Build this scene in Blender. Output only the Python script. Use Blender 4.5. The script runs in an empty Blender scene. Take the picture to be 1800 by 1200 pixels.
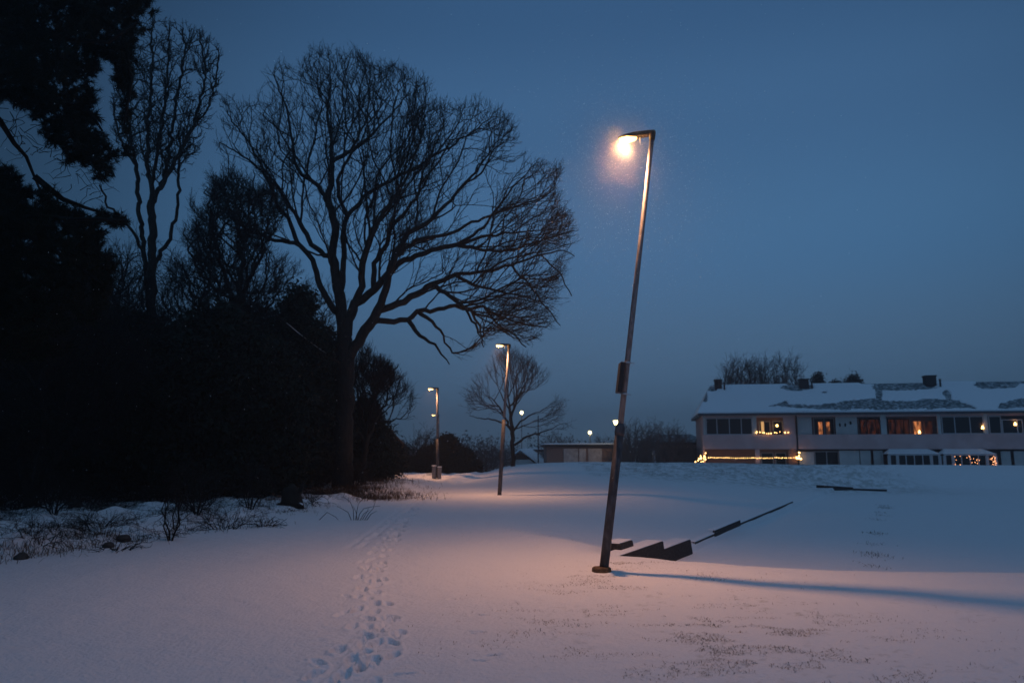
import bpy, math, random
import numpy as np
from mathutils import Vector, Matrix

S = bpy.context.scene
C = S.collection
R = math.radians

# ------------------------------------------------------------------ camera
EYE = 1.65
PITCH = math.atan(190 / 1300)
cam_d = bpy.data.cameras.new('camera')
cam = bpy.data.objects.new('camera', cam_d)
C.objects.link(cam)
cam.location = (0, 0, EYE)
cam.rotation_euler = (math.pi / 2 + PITCH, 0, 0)
cam_d.sensor_width = 36
cam_d.lens = 26
cam_d.clip_end = 3000
cam_d.dof.use_dof = True
cam_d.dof.focus_distance = 9.8
cam_d.dof.aperture_fstop = 1.6
S.camera = cam

# ------------------------------------------------------------------ world: dusk sky
W = bpy.data.worlds.new('World')
S.world = W
W.use_nodes = True
nt = W.node_tree
nt.nodes.clear()
wo = nt.nodes.new('ShaderNodeOutputWorld')
bg = nt.nodes.new('ShaderNodeBackground')
tc = nt.nodes.new('ShaderNodeTexCoord')
sep = nt.nodes.new('ShaderNodeSeparateXYZ')
ramp = nt.nodes.new('ShaderNodeValToRGB')
nt.links.new(tc.outputs['Generated'], sep.inputs[0])
nt.links.new(sep.outputs['Z'], ramp.inputs[0])
cr = ramp.color_ramp
cr.interpolation = 'EASE'
SKY = [(0.0, (.084, .152, .240)), (0.10, (.070, .144, .252)), (0.26, (.056, .146, .288)),
       (0.42, (.046, .118, .243)), (0.54, (.034, .092, .200)), (0.66, (.034, .086, .172)), (1.0, (.076, .145, .248))]
while len(cr.elements) < len(SKY):
    cr.elements.new(0.5)
for e, (p, c) in zip(cr.elements, SKY):
    e.position = p
    e.color = (*c, 1)
# the afterglow side of the sky (a little right of straight ahead) is brighter than the rest
dotn = nt.nodes.new('ShaderNodeVectorMath'); dotn.operation = 'DOT_PRODUCT'
nt.links.new(tc.outputs['Generated'], dotn.inputs[0])
dotn.inputs[1].default_value = Vector((0.16, 0.93, 0.30)).normalized()
mr = nt.nodes.new('ShaderNodeMapRange')
mr.interpolation_type = 'SMOOTHSTEP'
mr.inputs['From Min'].default_value = 0.68
mr.inputs['From Max'].default_value = 1.0
mr.inputs['To Min'].default_value = 0.26
mr.inputs['To Max'].default_value = 1.0
nt.links.new(dotn.outputs['Value'], mr.inputs['Value'])
nt.links.new(ramp.outputs[0], bg.inputs['Color'])
mr2 = nt.nodes.new('ShaderNodeMapRange'); mr2.interpolation_type = 'SMOOTHSTEP'      # the sky behind the photographer is lighter again
mr2.inputs['From Min'].default_value = -0.05; mr2.inputs['From Max'].default_value = -0.7
mr2.inputs['To Min'].default_value = 0.0; mr2.inputs['To Max'].default_value = 0.98
nt.links.new(sep.outputs['Y'], mr2.inputs['Value'])
mr3 = nt.nodes.new('ShaderNodeMapRange'); mr3.interpolation_type = 'SMOOTHSTEP'      # and so is the zenith
mr3.inputs['From Min'].default_value = 0.62; mr3.inputs['From Max'].default_value = 0.9
mr3.inputs['To Min'].default_value = 0.0; mr3.inputs['To Max'].default_value = 0.80
nt.links.new(sep.outputs['Z'], mr3.inputs['Value'])
ad1 = nt.nodes.new('ShaderNodeMath'); ad1.operation = 'ADD'; ad2_ = nt.nodes.new('ShaderNodeMath'); ad2_.operation = 'ADD'
nt.links.new(mr.outputs[0], ad1.inputs[0]); nt.links.new(mr2.outputs[0], ad1.inputs[1])
nt.links.new(ad1.outputs[0], ad2_.inputs[0]); nt.links.new(mr3.outputs[0], ad2_.inputs[1])
nt.links.new(ad2_.outputs[0], bg.inputs['Strength'])
nt.links.new(bg.outputs[0], wo.inputs['Surface'])

S.view_settings.view_transform = 'Standard'
S.view_settings.look = 'None'
S.view_settings.exposure = 0.16
S.view_settings.gamma = 1
S.render.engine = 'CYCLES'
S.cycles.use_denoising = True
S.cycles.max_bounces = 5
S.cycles.diffuse_bounces = 2
S.cycles.volume_bounces = 0
S.cycles.sample_clamp_indirect = 4
S.cycles.blur_glossy = 1

# ------------------------------------------------------------------ helpers
def U(px, py):
    u = (px - 900) / 1300; v = (600 - py) / 1300
    cp, sp = math.cos(PITCH), math.sin(PITCH)
    return (u, cp - v * sp, sp + v * cp)

def at(px, py, Y):
    d = U(px, py); t = Y / d[1]
    return Vector((d[0] * t, Y, EYE + d[2] * t))

def lerp(a, b, t): return a + (b - a) * t
def sst(x, a, b):
    t = np.clip((np.asarray(x, float) - a) / (b - a), 0, 1)
    return t * t * (3 - 2 * t)

_perm = np.random.RandomState(5).rand(256, 256)
def vnoise(x, y):
    x = np.asarray(x, float); y = np.asarray(y, float)
    xi = np.floor(x).astype(int); yi = np.floor(y).astype(int)
    fx = x - xi; fy = y - yi
    fx = fx * fx * (3 - 2 * fx); fy = fy * fy * (3 - 2 * fy)
    g = lambda i, j: _perm[i & 255, j & 255]
    return (g(xi, yi) * (1 - fx) + g(xi + 1, yi) * fx) * (1 - fy) + (g(xi, yi + 1) * (1 - fx) + g(xi + 1, yi + 1) * fx) * fy
def fbm(x, y, o=3):
    s = 0; a = 1; n = 0
    for k in range(o):
        s = s + a * (vnoise(x * 2 ** k + 17 * k, y * 2 ** k + 5 * k) - .5); n += a; a *= .5
    return s / n

def mat(name, col, rough=.8, col2=None, scale=8, detail=4, bump=0, bscale=40, spec=.3, metal=0, emis=None, estr=0, lo=.4, hi=.6, stretch=None):
    m = bpy.data.materials.new(name); m.use_nodes = True
    n = m.node_tree; b = n.nodes['Principled BSDF']
    b.inputs['Base Color'].default_value = (*col, 1)
    b.inputs['Roughness'].default_value = rough
    b.inputs['Specular IOR Level'].default_value = spec
    b.inputs['Metallic'].default_value = metal
    t = n.nodes.new('ShaderNodeTexCoord')
    src = t.outputs['Object']
    if stretch:
        mp = n.nodes.new('ShaderNodeMapping'); mp.inputs['Scale'].default_value = stretch
        n.links.new(src, mp.inputs[0]); src = mp.outputs[0]
    if col2:
        no = n.nodes.new('ShaderNodeTexNoise'); no.inputs['Scale'].default_value = scale; no.inputs['Detail'].default_value = detail
        n.links.new(src, no.inputs['Vector'])
        r_ = n.nodes.new('ShaderNodeValToRGB')
        r_.color_ramp.elements[0].position = lo; r_.color_ramp.elements[0].color = (*col, 1)
        r_.color_ramp.elements[1].position = hi; r_.color_ramp.elements[1].color = (*col2, 1)
        n.links.new(no.outputs['Fac'], r_.inputs[0]); n.links.new(r_.outputs[0], b.inputs['Base Color'])
    if bump:
        no = n.nodes.new('ShaderNodeTexNoise'); no.inputs['Scale'].default_value = bscale; no.inputs['Detail'].default_value = 5
        n.links.new(src, no.inputs['Vector'])
        bp = n.nodes.new('ShaderNodeBump'); bp.inputs['Strength'].default_value = 1; bp.inputs['Distance'].default_value = bump
        n.links.new(no.outputs['Fac'], bp.inputs['Height']); n.links.new(bp.outputs[0], b.inputs['Normal'])
    if emis:
        b.inputs['Emission Color'].default_value = (*emis, 1)
        b.inputs['Emission Strength'].default_value = estr
    return m

class MB:
    def __init__(s): s.v = []; s.f = []
    def add(s, vs, fs):
        o = len(s.v); s.v += [tuple(v) for v in vs]; s.f += [tuple(i + o for i in f) for f in fs]
    def box(s, c, h, M=None):
        c = Vector(c); vs = []
        for z in (-1, 1):
            for x, y in ((-1, -1), (1, -1), (1, 1), (-1, 1)):
                p = Vector((x * h[0], y * h[1], z * h[2]))
                if M is not None: p = M @ p
                vs.append(c + p)
        s.add(vs, [(3, 2, 1, 0), (4, 5, 6, 7), (0, 1, 5, 4), (1, 2, 6, 5), (2, 3, 7, 6), (3, 0, 4, 7)])
    def tube(s, pts, rad, k=8, cap=True, sq=1.0):
        pts = [Vector(p) for p in pts]
        if not hasattr(rad, '__len__'): rad = [rad] * len(pts)
        o = len(s.v); prev = None
        for i, p in enumerate(pts):
            d = (pts[min(i + 1, len(pts) - 1)] - pts[max(i - 1, 0)])
            d = d.normalized() if d.length > 1e-9 else Vector((0, 0, 1))
            if prev is None:
                a = d.cross(Vector((0, 1, 0.01)))
                if a.length < .05: a = d.cross(Vector((1, 0, 0)))
            else:
                a = prev - d * prev.dot(d)
            a.normalize(); prev = a; b = d.cross(a)
            for j in range(k):
                t = 2 * math.pi * j / k
                s.v.append(tuple(p + a * (math.cos(t) * rad[i]) + b * (math.sin(t) * rad[i] * sq)))
        for i in range(len(pts) - 1):
            for j in range(k):
                q = (j + 1) % k
                s.f.append((o + i * k + j, o + i * k + q, o + (i + 1) * k + q, o + (i + 1) * k + j))
        if cap:
            s.f.append(tuple(o + j for j in reversed(range(k))))
            e = o + (len(pts) - 1) * k
            s.f.append(tuple(e + j for j in range(k)))
    def prism(s, poly, a, b):           # poly: list of points, extruded from offset a to offset b
        n = len(poly); a = Vector(a); b = Vector(b)
        vs = [Vector(p) + a for p in poly] + [Vector(p) + b for p in poly]
        s.add(vs, [tuple(range(n))[::-1], tuple(range(n, 2 * n))] + [(i, (i + 1) % n, n + (i + 1) % n, n + i) for i in range(n)])
    def ball(s, c, r, n=8, m=5, sc=(1, 1, 1)):
        c = Vector(c); o = len(s.v)
        for i in range(1, m):
            th = math.pi * i / m
            for j in range(n):
                ph = 2 * math.pi * j / n
                s.v.append((c.x + r * sc[0] * math.sin(th) * math.cos(ph), c.y + r * sc[1] * math.sin(th) * math.sin(ph), c.z + r * sc[2] * math.cos(th)))
        t = len(s.v); s.v.append((c.x, c.y, c.z + r * sc[2])); s.v.append((c.x, c.y, c.z - r * sc[2]))
        for i in range(m - 2):
            for j in range(n):
                q = (j + 1) % n
                s.f.append((o + i * n + j, o + (i + 1) * n + j, o + (i + 1) * n + q, o + i * n + q))
        for j in range(n):
            q = (j + 1) % n
            s.f.append((t, o + j, o + q)); e = o + (m - 2) * n
            s.f.append((t + 1, e + q, e + j))
    def build(s, name, m, parent=None, origin=None, smooth=False, bevel=0):
        root = parent
        while root is not None and root.parent is not None: root = root.parent
        o3 = root.location.copy() if root is not None else Vector(origin or (0, 0, 0))
        me = bpy.data.meshes.new(name)
        me.from_pydata([(v[0] - o3.x, v[1] - o3.y, v[2] - o3.z) for v in s.v], [], s.f)
        return fin(me, name, m, parent, None if parent else o3, smooth, bevel)

def fin(me, name, m, parent, loc, smooth=False, bevel=0):
    if smooth: me.polygons.foreach_set('use_smooth', [True] * len(me.polygons))
    me.materials.append(m); me.update()
    o = bpy.data.objects.new(name, me); C.objects.link(o)
    if parent is not None: o.parent = parent
    elif loc is not None: o.location = loc
    if bevel:
        b = o.modifiers.new('b', 'BEVEL'); b.width = bevel; b.segments = 2; b.limit_method = 'ANGLE'
    return o

def npmesh(name, V, F, m, parent=None, smooth=False):
    """V (N,3) world coordinates, F (M,k) -> one mesh object"""
    root = parent
    while root is not None and root.parent is not None: root = root.parent
    o3 = np.array(root.location) if root is not None else np.zeros(3)
    me = bpy.data.meshes.new(name)
    V = np.asarray(V, np.float32) - o3.astype(np.float32); F = np.asarray(F, np.int32)
    me.vertices.add(len(V)); me.vertices.foreach_set('co', V.ravel())
    k = F.shape[1]
    me.loops.add(F.size); me.loops.foreach_set('vertex_index', F.ravel())
    me.polygons.add(len(F)); me.polygons.foreach_set('loop_start', np.arange(0, F.size, k, dtype=np.int32))
    me.update(calc_edges=True)
    return fin(me, name, m, parent, None, smooth)

def thing(name, label, cat, loc, group=None):
    o = bpy.data.objects.new(name, None); C.objects.link(o)
    o.empty_display_size = .2
    o.location = loc; o['label'] = label; o['category'] = cat
    if group: o['group'] = group
    return o
def tag(o, label=None, cat=None, group=None, kind=None):
    if label: o['label'] = label
    if cat: o['category'] = cat
    if group: o['group'] = group
    if kind: o['kind'] = kind
    return o
def copy_tree(o, loc, rotz=0, sc=1, label=None):
    r = o.copy(); C.objects.link(r); r.location = loc; r.rotation_euler = (0, 0, rotz)
    r.scale = (sc, sc, sc) if not hasattr(sc, '__len__') else sc
    if label: r['label'] = label
    for ch in list(o.children):
        c = ch.copy(); C.objects.link(c); c.parent = r
        for g in list(ch.children):
            d = g.copy(); C.objects.link(d); d.parent = c
    return r

def light(name, kind, loc, energy, col, parent=None, **kw):
    d = bpy.data.lights.new(name, kind); d.energy = energy; d.color = col
    for k, v in kw.items(): setattr(d, k, v)
    o = bpy.data.objects.new(name, d); C.objects.link(o)
    if parent is not None:
        o.parent = parent; o.location = Vector(loc) - parent.location
    else: o.location = loc
    return o

# ------------------------------------------------------------------ terrain height
CL = Vector((4.25, 17.0)); CD = Vector((0.485, 0.8745)).normalized(); CN = Vector((CD.y, -CD.x))   # left edge of the sunken court
def edge_x(y):   # left edge of the path
    return -7.6 + (np.asarray(y, float) - 11) * .205
def court_s(x, y): return (x - CL.x) * CN.x + (y - CL.y) * CN.y
def court_t(x, y):
    xs = [-30, 1.56, 2.5, 3.4, 4.7, 6.9, 12, 30]; ys = [62, 12.7, 11.3, 10.75, 10.35, 10.1, 10.0, 10]
    return y - np.interp(x, xs, ys)
def H(x, y):
    x = np.asarray(x, float); y = np.asarray(y, float)
    z = np.zeros(np.broadcast(x, y).shape)
    # sunken court
    s = court_s(x, y); t = court_t(x, y)
    prof = .36 * sst(s, -5.5, -.02) + .14 * sst(s, .0, .07)
    prof = prof * sst(t, -.3, 3.6)
    # knoll behind it
    y0 = np.interp(x, [-5, 2, 12, 17, 40], [30, 30, 37, 42.2, 39])
    k = sst(y, y0, 47.3)
    kh = np.interp(x, [-2.9, -2.2, -1.2, 0, 1.6, 4, 10, 20, 40, 80], [0, .1, .38, .66, .79, .86, .85, .70, .62, .5])
    z = z - prof * (1 - k) + kh * k
    # behind the crest everything drops a little, and rises far away
    z = z - (kh + .62) * sst(y, 47.5, 54.5) * sst(x, -3.2, 0) - .55 * sst(y, 44, 58) * (1 - sst(x, -3.2, 0))
    z = z - .16 * np.exp(-((x - 2.05) ** 2 + (y - 13.0) ** 2) / .72)
    # wood bank on the left
    e = edge_x(np.minimum(y, 40)) - x
    bank = sst(e, 0.0, .9) * sst(y, -10, 5)
    lump = fbm(x * 1.1, y * 1.1, 3)
    z = z + bank * (.16 + .42 * lump + .10 * np.clip(e, 0, 30) / 3 * .35)
    z = z + .22 * sst(e, -.3, .2) * (1 - sst(e, .3, 1.2)) * np.clip(fbm(x * 2.3 + 9, y * 2.3, 2) + .1, 0, 1)
    # gentle undulation
    far = sst(y, 60, 160)
    z = z + .16 * fbm(x * .22 + 3, y * .22, 2) * sst(np.hypot(x, y - 2), 3, 14) * (1 - .75 * sst(s, -1, 1) * sst(t, 1, 4) * (1 - k)) * (1 - .6 * k)
    z = z + .035 * fbm(x * .9, y * .7, 2)
    z = z - far * .6 + 5 * sst(y, 160, 600) * (fbm(x * .006 + 1, y * .006, 2) + .35)
    return z
def ground(px, py, zoff=0):
    d = U(px, py); lo = 1.5; 
    t = 1.2
    while t < 400:
        x, y, z = d[0] * t, d[1] * t, EYE + d[2] * t
        if z < float(H(x, y)) + zoff: break
        t += max(.02, t * .004)
    return Vector((d[0] * t, d[1] * t, float(H(d[0] * t, d[1] * t)) + zoff))
def gz(x, y): return float(H(x, y))
def onground(px, Y):
    u = U(px, 800); x = u[0] * Y / u[1]
    return Vector((x, Y, gz(x, Y)))

# footprints -----------------------------------------------------------------
rng = np.random.RandomState(11)
prints = []       # x, y, angle, length, width, depth
def addprint(px, py, sc=1.0, dep=.05, ang=None):
    p = ground(px, py)
    prints.append((p.x, p.y, ang if ang is not None else rng.normal(math.pi / 2 + .1, .3), .150 * sc, .055 * sc, dep))
for px, py in ((558, 1165), (597, 1143), (632, 1138), (657, 1161), (641, 1150), (603, 1188), (585, 1205), (665, 1108), (695, 1118), (690, 1130), (648, 1103), (652, 1090),
               (672, 1088), (628, 1073), (647, 1062), (610, 1048), (640, 1037), (660, 1030), (635, 1015), (675, 1018), (642, 1000), (668, 998), (637, 987), (662, 980),
               (655, 970), (685, 962), (672, 955), (700, 950), (640, 1128), (620, 1172), (680, 1095), (602, 1078), (655, 1122), (643, 1166)):
    addprint(px, py, rng.uniform(.75, 1.0), rng.uniform(.025, .045))
for k in range(34):                               # the trail runs on up the path, smaller and closer together
    t = k / 33
    px = lerp(690, 752, t) + rng.uniform(-9, 9); py = lerp(948, 872, t ** .8) + rng.uniform(-2, 2)
    addprint(px, py, 1.15, .055)
for k in range(26):
    t = k / 25
    addprint(lerp(640, 722, t) + rng.uniform(-8, 8), lerp(958, 882, t ** .9) + rng.uniform(-2, 2), 1.0, .03)
for px, py in ((845, 1081), (880, 1072), (823, 1111), (838, 1112), (903, 1111), (843, 1161), (868, 1152), (810, 1053), (797, 1052), (835, 1080), (711, 1186), (596, 1144)):
    addprint(px, py, rng.uniform(.35, .6), .03, ang=rng.uniform(-.4, .6))
for L_, o_ in (([(560, 1215), (640, 1100), (655, 1000), (690, 945), (740, 880), (758, 862)], 0), ([(632, 1215), (690, 1110), (638, 1022), (668, 965), (718, 902), (744, 870)], .15)):
    W_ = [ground(*p) for p in L_]; pos = o_; side_ = 1
    for a_, b_ in zip(W_[:-1], W_[1:]):
        seg = math.hypot(b_.x - a_.x, b_.y - a_.y); an = math.atan2(b_.y - a_.y, b_.x - a_.x)
        while pos < seg:
            q_ = a_.lerp(b_, pos / seg); side_ = -side_
            prints.append((q_.x - math.sin(an) * .09 * side_ + rng.normal(0, .02), q_.y + math.cos(an) * .09 * side_, an + rng.normal(0, .15) - .12 * side_, .135, .050, rng.uniform(.035, .055)))
            pos += .36 + rng.uniform(-.04, .04)
        pos -= seg
tracks = [[ground(*p) for p in L] for L in (
    [(610, 962), (650, 935), (690, 905), (722, 884), (738, 872)], [(632, 962), (668, 935), (704, 905), (732, 884), (746, 872)])]

def detail(x, y):
    """footprints and sledge tracks, as a height to add"""
    z = np.zeros(x.shape)
    for (fx, fy, a, L, w, d) in prints:
        m = (np.abs(x - fx) < .5) & (np.abs(y - fy) < .5)
        if not m.any(): continue
        dx = x[m] - fx; dy = y[m] - fy
        u = (dx * math.cos(a) + dy * math.sin(a)) / L; v = (-dx * math.sin(a) + dy * math.cos(a)) / w
        q = np.sqrt(u * u + v * v) + .5 * (vnoise(x[m] * 12 + fx * 7, y[m] * 12) - .5) + .25 * (vnoise(x[m] * 31 + fx * 7, y[m] * 31) - .5)
        z[m] += -d * (1 - sst(q, .75, 1.05)) + d * .28 * np.exp(-((q - 1.3) / .22) ** 2) * (.4 + vnoise(x[m] * 9, y[m] * 9 + fx))
    for P in tracks:
        for a, b in zip(P[:-1], P[1:]):
            ab = np.array((b.x - a.x, b.y - a.y)); l2 = ab @ ab
            t = np.clip(((x - a.x) * ab[0] + (y - a.y) * ab[1]) / l2, 0, 1)
            q = np.hypot(x - a.x - t * ab[0], y - a.y - t * ab[1])
            z += -.02 * np.exp(-(q / .05) ** 2) * (.5 + vnoise(x * 6, y * 6))
    tr = np.exp(-((x - np.interp(y, [5, 9, 14, 22], [-1.25, -1.55, -2.0, -2.6])) / .45) ** 2) * sst(y, 4, 6) * (1 - sst(y, 22, 27))
    z += .014 * tr * (vnoise(x * 16, y * 16) - .5 + .6 * (vnoise(x * 7, y * 7) - .5))
    z += .0035 * (vnoise(x * 11, y * 24) - .5) * sst(y, 4, 5) * (1 - sst(y, 14, 20))
    z += .010 * (vnoise(x * 5, y * 5) - .5) * sst(vnoise(x * .6 + 4, y * .6), .5, .8)
    return z

# ------------------------------------------------------------------ snow ground (one sheet to the horizon)
def make_ground():
    yy = np.concatenate([np.linspace(-60, -2, 20), np.linspace(-1.5, 1.1, 8), np.linspace(1.3, 4.5, 50), 1 / np.linspace(1 / 4.6, 1 / 12, 300),
                         np.geomspace(12.04, 62, 470), np.geomspace(62.8, 620, 60)])
    s = np.concatenate([np.linspace(-7, -.95, 70, endpoint=False), np.linspace(-.95, .95, 900), np.linspace(.95, 7, 71)[1:]])
    wy = np.where(yy > 0, np.sqrt(yy ** 2 + 1.2), np.sqrt(1.2 + (yy * .8) ** 2))
    wy = np.minimum(wy, 90)
    Y, Sx = np.meshgrid(yy, s, indexing='ij')
    X = Sx * wy[:, None]
    Z = H(X, Y) + detail(X, Y)
    n, m = X.shape
    V = np.stack([X.ravel(), Y.ravel(), Z.ravel()], 1)
    i = np.arange(n * m).reshape(n, m)
    F = np.stack([i[:-1, :-1].ravel(), i[:-1, 1:].ravel(), i[1:, 1:].ravel(), i[1:, :-1].ravel()], 1)
    # bare grass showing through thin snow
    gmask = .50 * sst(fbm(X * 7, Y * 3.4, 4), -.08, .14) * sst(X, 3, 8) * (1 - sst(X, 20, 25)) * sst(Y, 35, 40) * (1 - sst(Y, 48, 52)) * .85
    gmask += .30 * sst(fbm(X * 16, Y * 14, 3), .10, .26) * sst(fbm(X * 1.9, Y * 1.9, 2), -.05, .15) * np.exp(-((X - 2.4) / 2.2) ** 2 - ((Y - 7.6) / 2.6) ** 2)
    gmask += .5 * sst(fbm(X * 3, Y * 3, 3), .1, .3) * sst(edge_x(np.minimum(Y, 40)) - X, .4, 1.6) * sst(Y, 3, 8) * (1 - sst(Y, 60, 80))
    m_ = bpy.data.materials.new('snow'); m_.use_nodes = True
    nn = m_.node_tree; b = nn.nodes['Principled BSDF']
    b.inputs['Roughness'].default_value = .75; b.inputs['Specular IOR Level'].default_value = .25
    at_ = nn.nodes.new('ShaderNodeAttribute'); at_.attribute_name = 'grass'
    mx = nn.nodes.new('ShaderNodeMix'); mx.data_type = 'RGBA'
    tcn = nn.nodes.new('ShaderNodeTexCoord')
    n1 = nn.nodes.new('ShaderNodeTexNoise'); n1.inputs['Scale'].default_value = 26; n1.inputs['Detail'].default_value = 6
    n2 = nn.nodes.new('ShaderNodeTexNoise'); n2.inputs['Scale'].default_value = 160; n2.inputs['Detail'].default_value = 2
    n3 = nn.nodes.new('ShaderNodeTexNoise'); n3.inputs['Scale'].default_value = 3.1; n3.inputs['Detail'].default_value = 4
    for q in (n1, n2, n3): nn.links.new(tcn.outputs['Object'], q.inputs['Vector'])
    ad = nn.nodes.new('ShaderNodeMath'); ad.operation = 'MULTIPLY_ADD'; ad.inputs[1].default_value = .25
    nn.links.new(n2.outputs['Fac'], ad.inputs[0]); nn.links.new(n1.outputs['Fac'], ad.inputs[2])
    ad2 = nn.nodes.new('ShaderNodeMath'); ad2.operation = 'MULTIPLY_ADD'; ad2.inputs[1].default_value = 2.0
    nn.links.new(n3.outputs['Fac'], ad2.inputs[0]); nn.links.new(ad.outputs[0], ad2.inputs[2])
    bp = nn.nodes.new('ShaderNodeBump'); bp.inputs['Distance'].default_value = .024; bp.inputs['Strength'].default_value = .8
    nn.links.new(ad2.outputs[0], bp.inputs['Height']); nn.links.new(bp.outputs[0], b.inputs['Normal'])
    mx.inputs['A'].default_value = (.80, .81, .83, 1); mx.inputs['B'].default_value = (.10, .115, .06, 1)
    nn.links.new(at_.outputs['Fac'], mx.inputs['Factor']); nn.links.new(mx.outputs['Result'], b.inputs['Base Color'])
    o = npmesh('ground', V, F, m_, smooth=True)
    a = o.data.attributes.new('grass', 'FLOAT', 'POINT'); a.data.foreach_set('value', np.clip(gmask, 0, 1).ravel().astype(np.float32))
    o['kind'] = 'structure'
make_ground()

# ------------------------------------------------------------------ materials
M = {}
M['bark'] = mat('bark', (.009, .008, .007), .95, (.026, .021, .018), 14, bump=.02, bscale=30, stretch=(1, 1, .25))
M['bark_dark'] = mat('dark_bark', (.008, .007, .006), .95, (.018, .015, .012), 10, stretch=(1, 1, .3))
M['twig'] = mat('twig_bark', (.010, .008, .007), .95)
M['twig_grey'] = mat('grey_twig_bark', (.10, .085, .085), .95)
M['needle'] = mat('pine_needles', (.005, .008, .004), .8, (.008, .013, .006), 3)
M['leaf'] = mat('evergreen_leaves', (.005, .008, .005), .8, (.009, .014, .007), 2.5)
M['drygrass'] = mat('dry_grass', (.10, .06, .03), .95, (.045, .03, .018), 5)
M['pole'] = mat('galvanised_steel', (.13, .13, .135), .6, (.21, .21, .22), 22, bump=.001, bscale=90, metal=.25, stretch=(1, 1, .4))
M['pole_low'] = mat('weathered_steel', (.045, .046, .052), .7, (.10, .10, .11), 14, bump=.001, bscale=60, metal=.1, lo=.42, hi=.70, stretch=(1, 1, .5))
M['housing'] = mat('lamp_housing', (.055, .045, .035), .5)
M['black'] = mat('black_plastic', (.02, .02, .022), .5)
M['metal'] = mat('bright_steel', (.45, .45, .46), .4, metal=.6)
M['rust'] = mat('rusty_collar', (.07, .04, .02), .9, (.16, .10, .055), 40, bump=.004, bscale=60)
M['lens'] = mat('lit_sodium_lens', (1, .8, .5), .3, emis=(1, .56, .17), estr=5)
M['lens_far'] = mat('lit_far_lens', (1, .8, .5), .3, emis=(1, .66, .24), estr=4)
M['ice'] = mat('ice', (.8, .82, .85), .15, spec=.6)
M['globe'] = mat('lit_globe', (1, .9, .6), .3, emis=(1, .86, .42), estr=5)
M['snow'] = mat('loose_snow', (.80, .81, .83), .8, bump=.01, bscale=12)
M['flake'] = mat('snowflake', (.9, .9, .92), .7)
M['wood'] = mat('tarred_timber', (.022, .020, .020), .85, (.11, .115, .12), 38, detail=6, bump=.004, bscale=50, lo=.52, hi=.74)
SNOW = M['snow']

# ------------------------------------------------------------------ tree engine
def nrm(v): return v / np.maximum(np.linalg.norm(v, axis=-1, keepdims=True), 1e-9)

def colonize(P, par, A, step, di, dk, iters, rs, wig=.25, trop=(0, 0, .05)):
    P = np.array(P, float); par = list(par); trop = np.array(trop)
    nd = np.full(len(A), 1e9); ni = np.zeros(len(A), int)
    def upd(lo, hi):
        for c in range(lo, hi, 256):
            e = min(hi, c + 256)
            d = ((A[:, None, :] - P[None, c:e, :]) ** 2).sum(2)
            j = d.argmin(1); dm = d[np.arange(len(A)), j]
            b = dm < nd; nd[b] = dm[b]; ni[b] = j[b] + c
    upd(0, len(P))
    nk = np.zeros(len(P), int)
    for it in range(iters):
        act = (nd < di * di)
        if not act.any(): break
        idx = ni[act]; dv = nrm(A[act] - P[idx])
        acc = np.zeros((len(P), 3)); np.add.at(acc, idx, dv)
        g = np.unique(idx); g = g[nk[g] < 4]
        if len(g) == 0: break
        d = nrm(nrm(acc[g]) + rs.normal(0, wig, (len(g), 3)) + trop)
        N = P[g] + d * step
        n0 = len(P); P = np.concatenate([P, N]); par += list(g); nk[g] += 1
        nk = np.concatenate([nk, np.zeros(len(g), int)])
        upd(n0, len(P))
        keep = nd > dk * dk
        A = A[keep]; nd = nd[keep]; ni = ni[keep]
        if len(A) == 0: break
    return P, np.array(par)

def radii(P, par, rtip, rbase):
    n = len(P)
    lo, hi = 1.5, 5.0
    def calc(e):
        acc = np.zeros(n); r = np.zeros(n)
        for i in range(n - 1, -1, -1):
            a = acc[i] if acc[i] > 0 else rtip ** e
            r[i] = a ** (1 / e)
            if par[i] >= 0: acc[par[i]] += a * 1.012
        return r
    for _ in range(11):
        e = (lo + hi) / 2; r = calc(e)
        if r[0] > rbase: lo = e
        else: hi = e
    return r

def prisms(p0, p1, r0, r1, k=3):
    d = nrm(p1 - p0); ref = np.where(np.abs(d[:, 2:3]) > .9, np.array([[1., 0, 0]]), np.array([[0, 0, 1.]]))
    a = nrm(np.cross(d, ref)); b = np.cross(d, a); n = len(p0)
    V = np.zeros((n, 2 * k, 3))
    for j in range(k):
        t = 2 * math.pi * j / k
        o = a * math.cos(t) + b * math.sin(t)
        V[:, j] = p0 + o * r0[:, None]; V[:, k + j] = p1 + o * r1[:, None]
    base = (np.arange(n) * 2 * k)[:, None]
    F = np.concatenate([base + np.array([[j, (j + 1) % k, k + (j + 1) % k, k + j]]) for j in range(k)])
    return V.reshape(-1, 3), F

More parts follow.
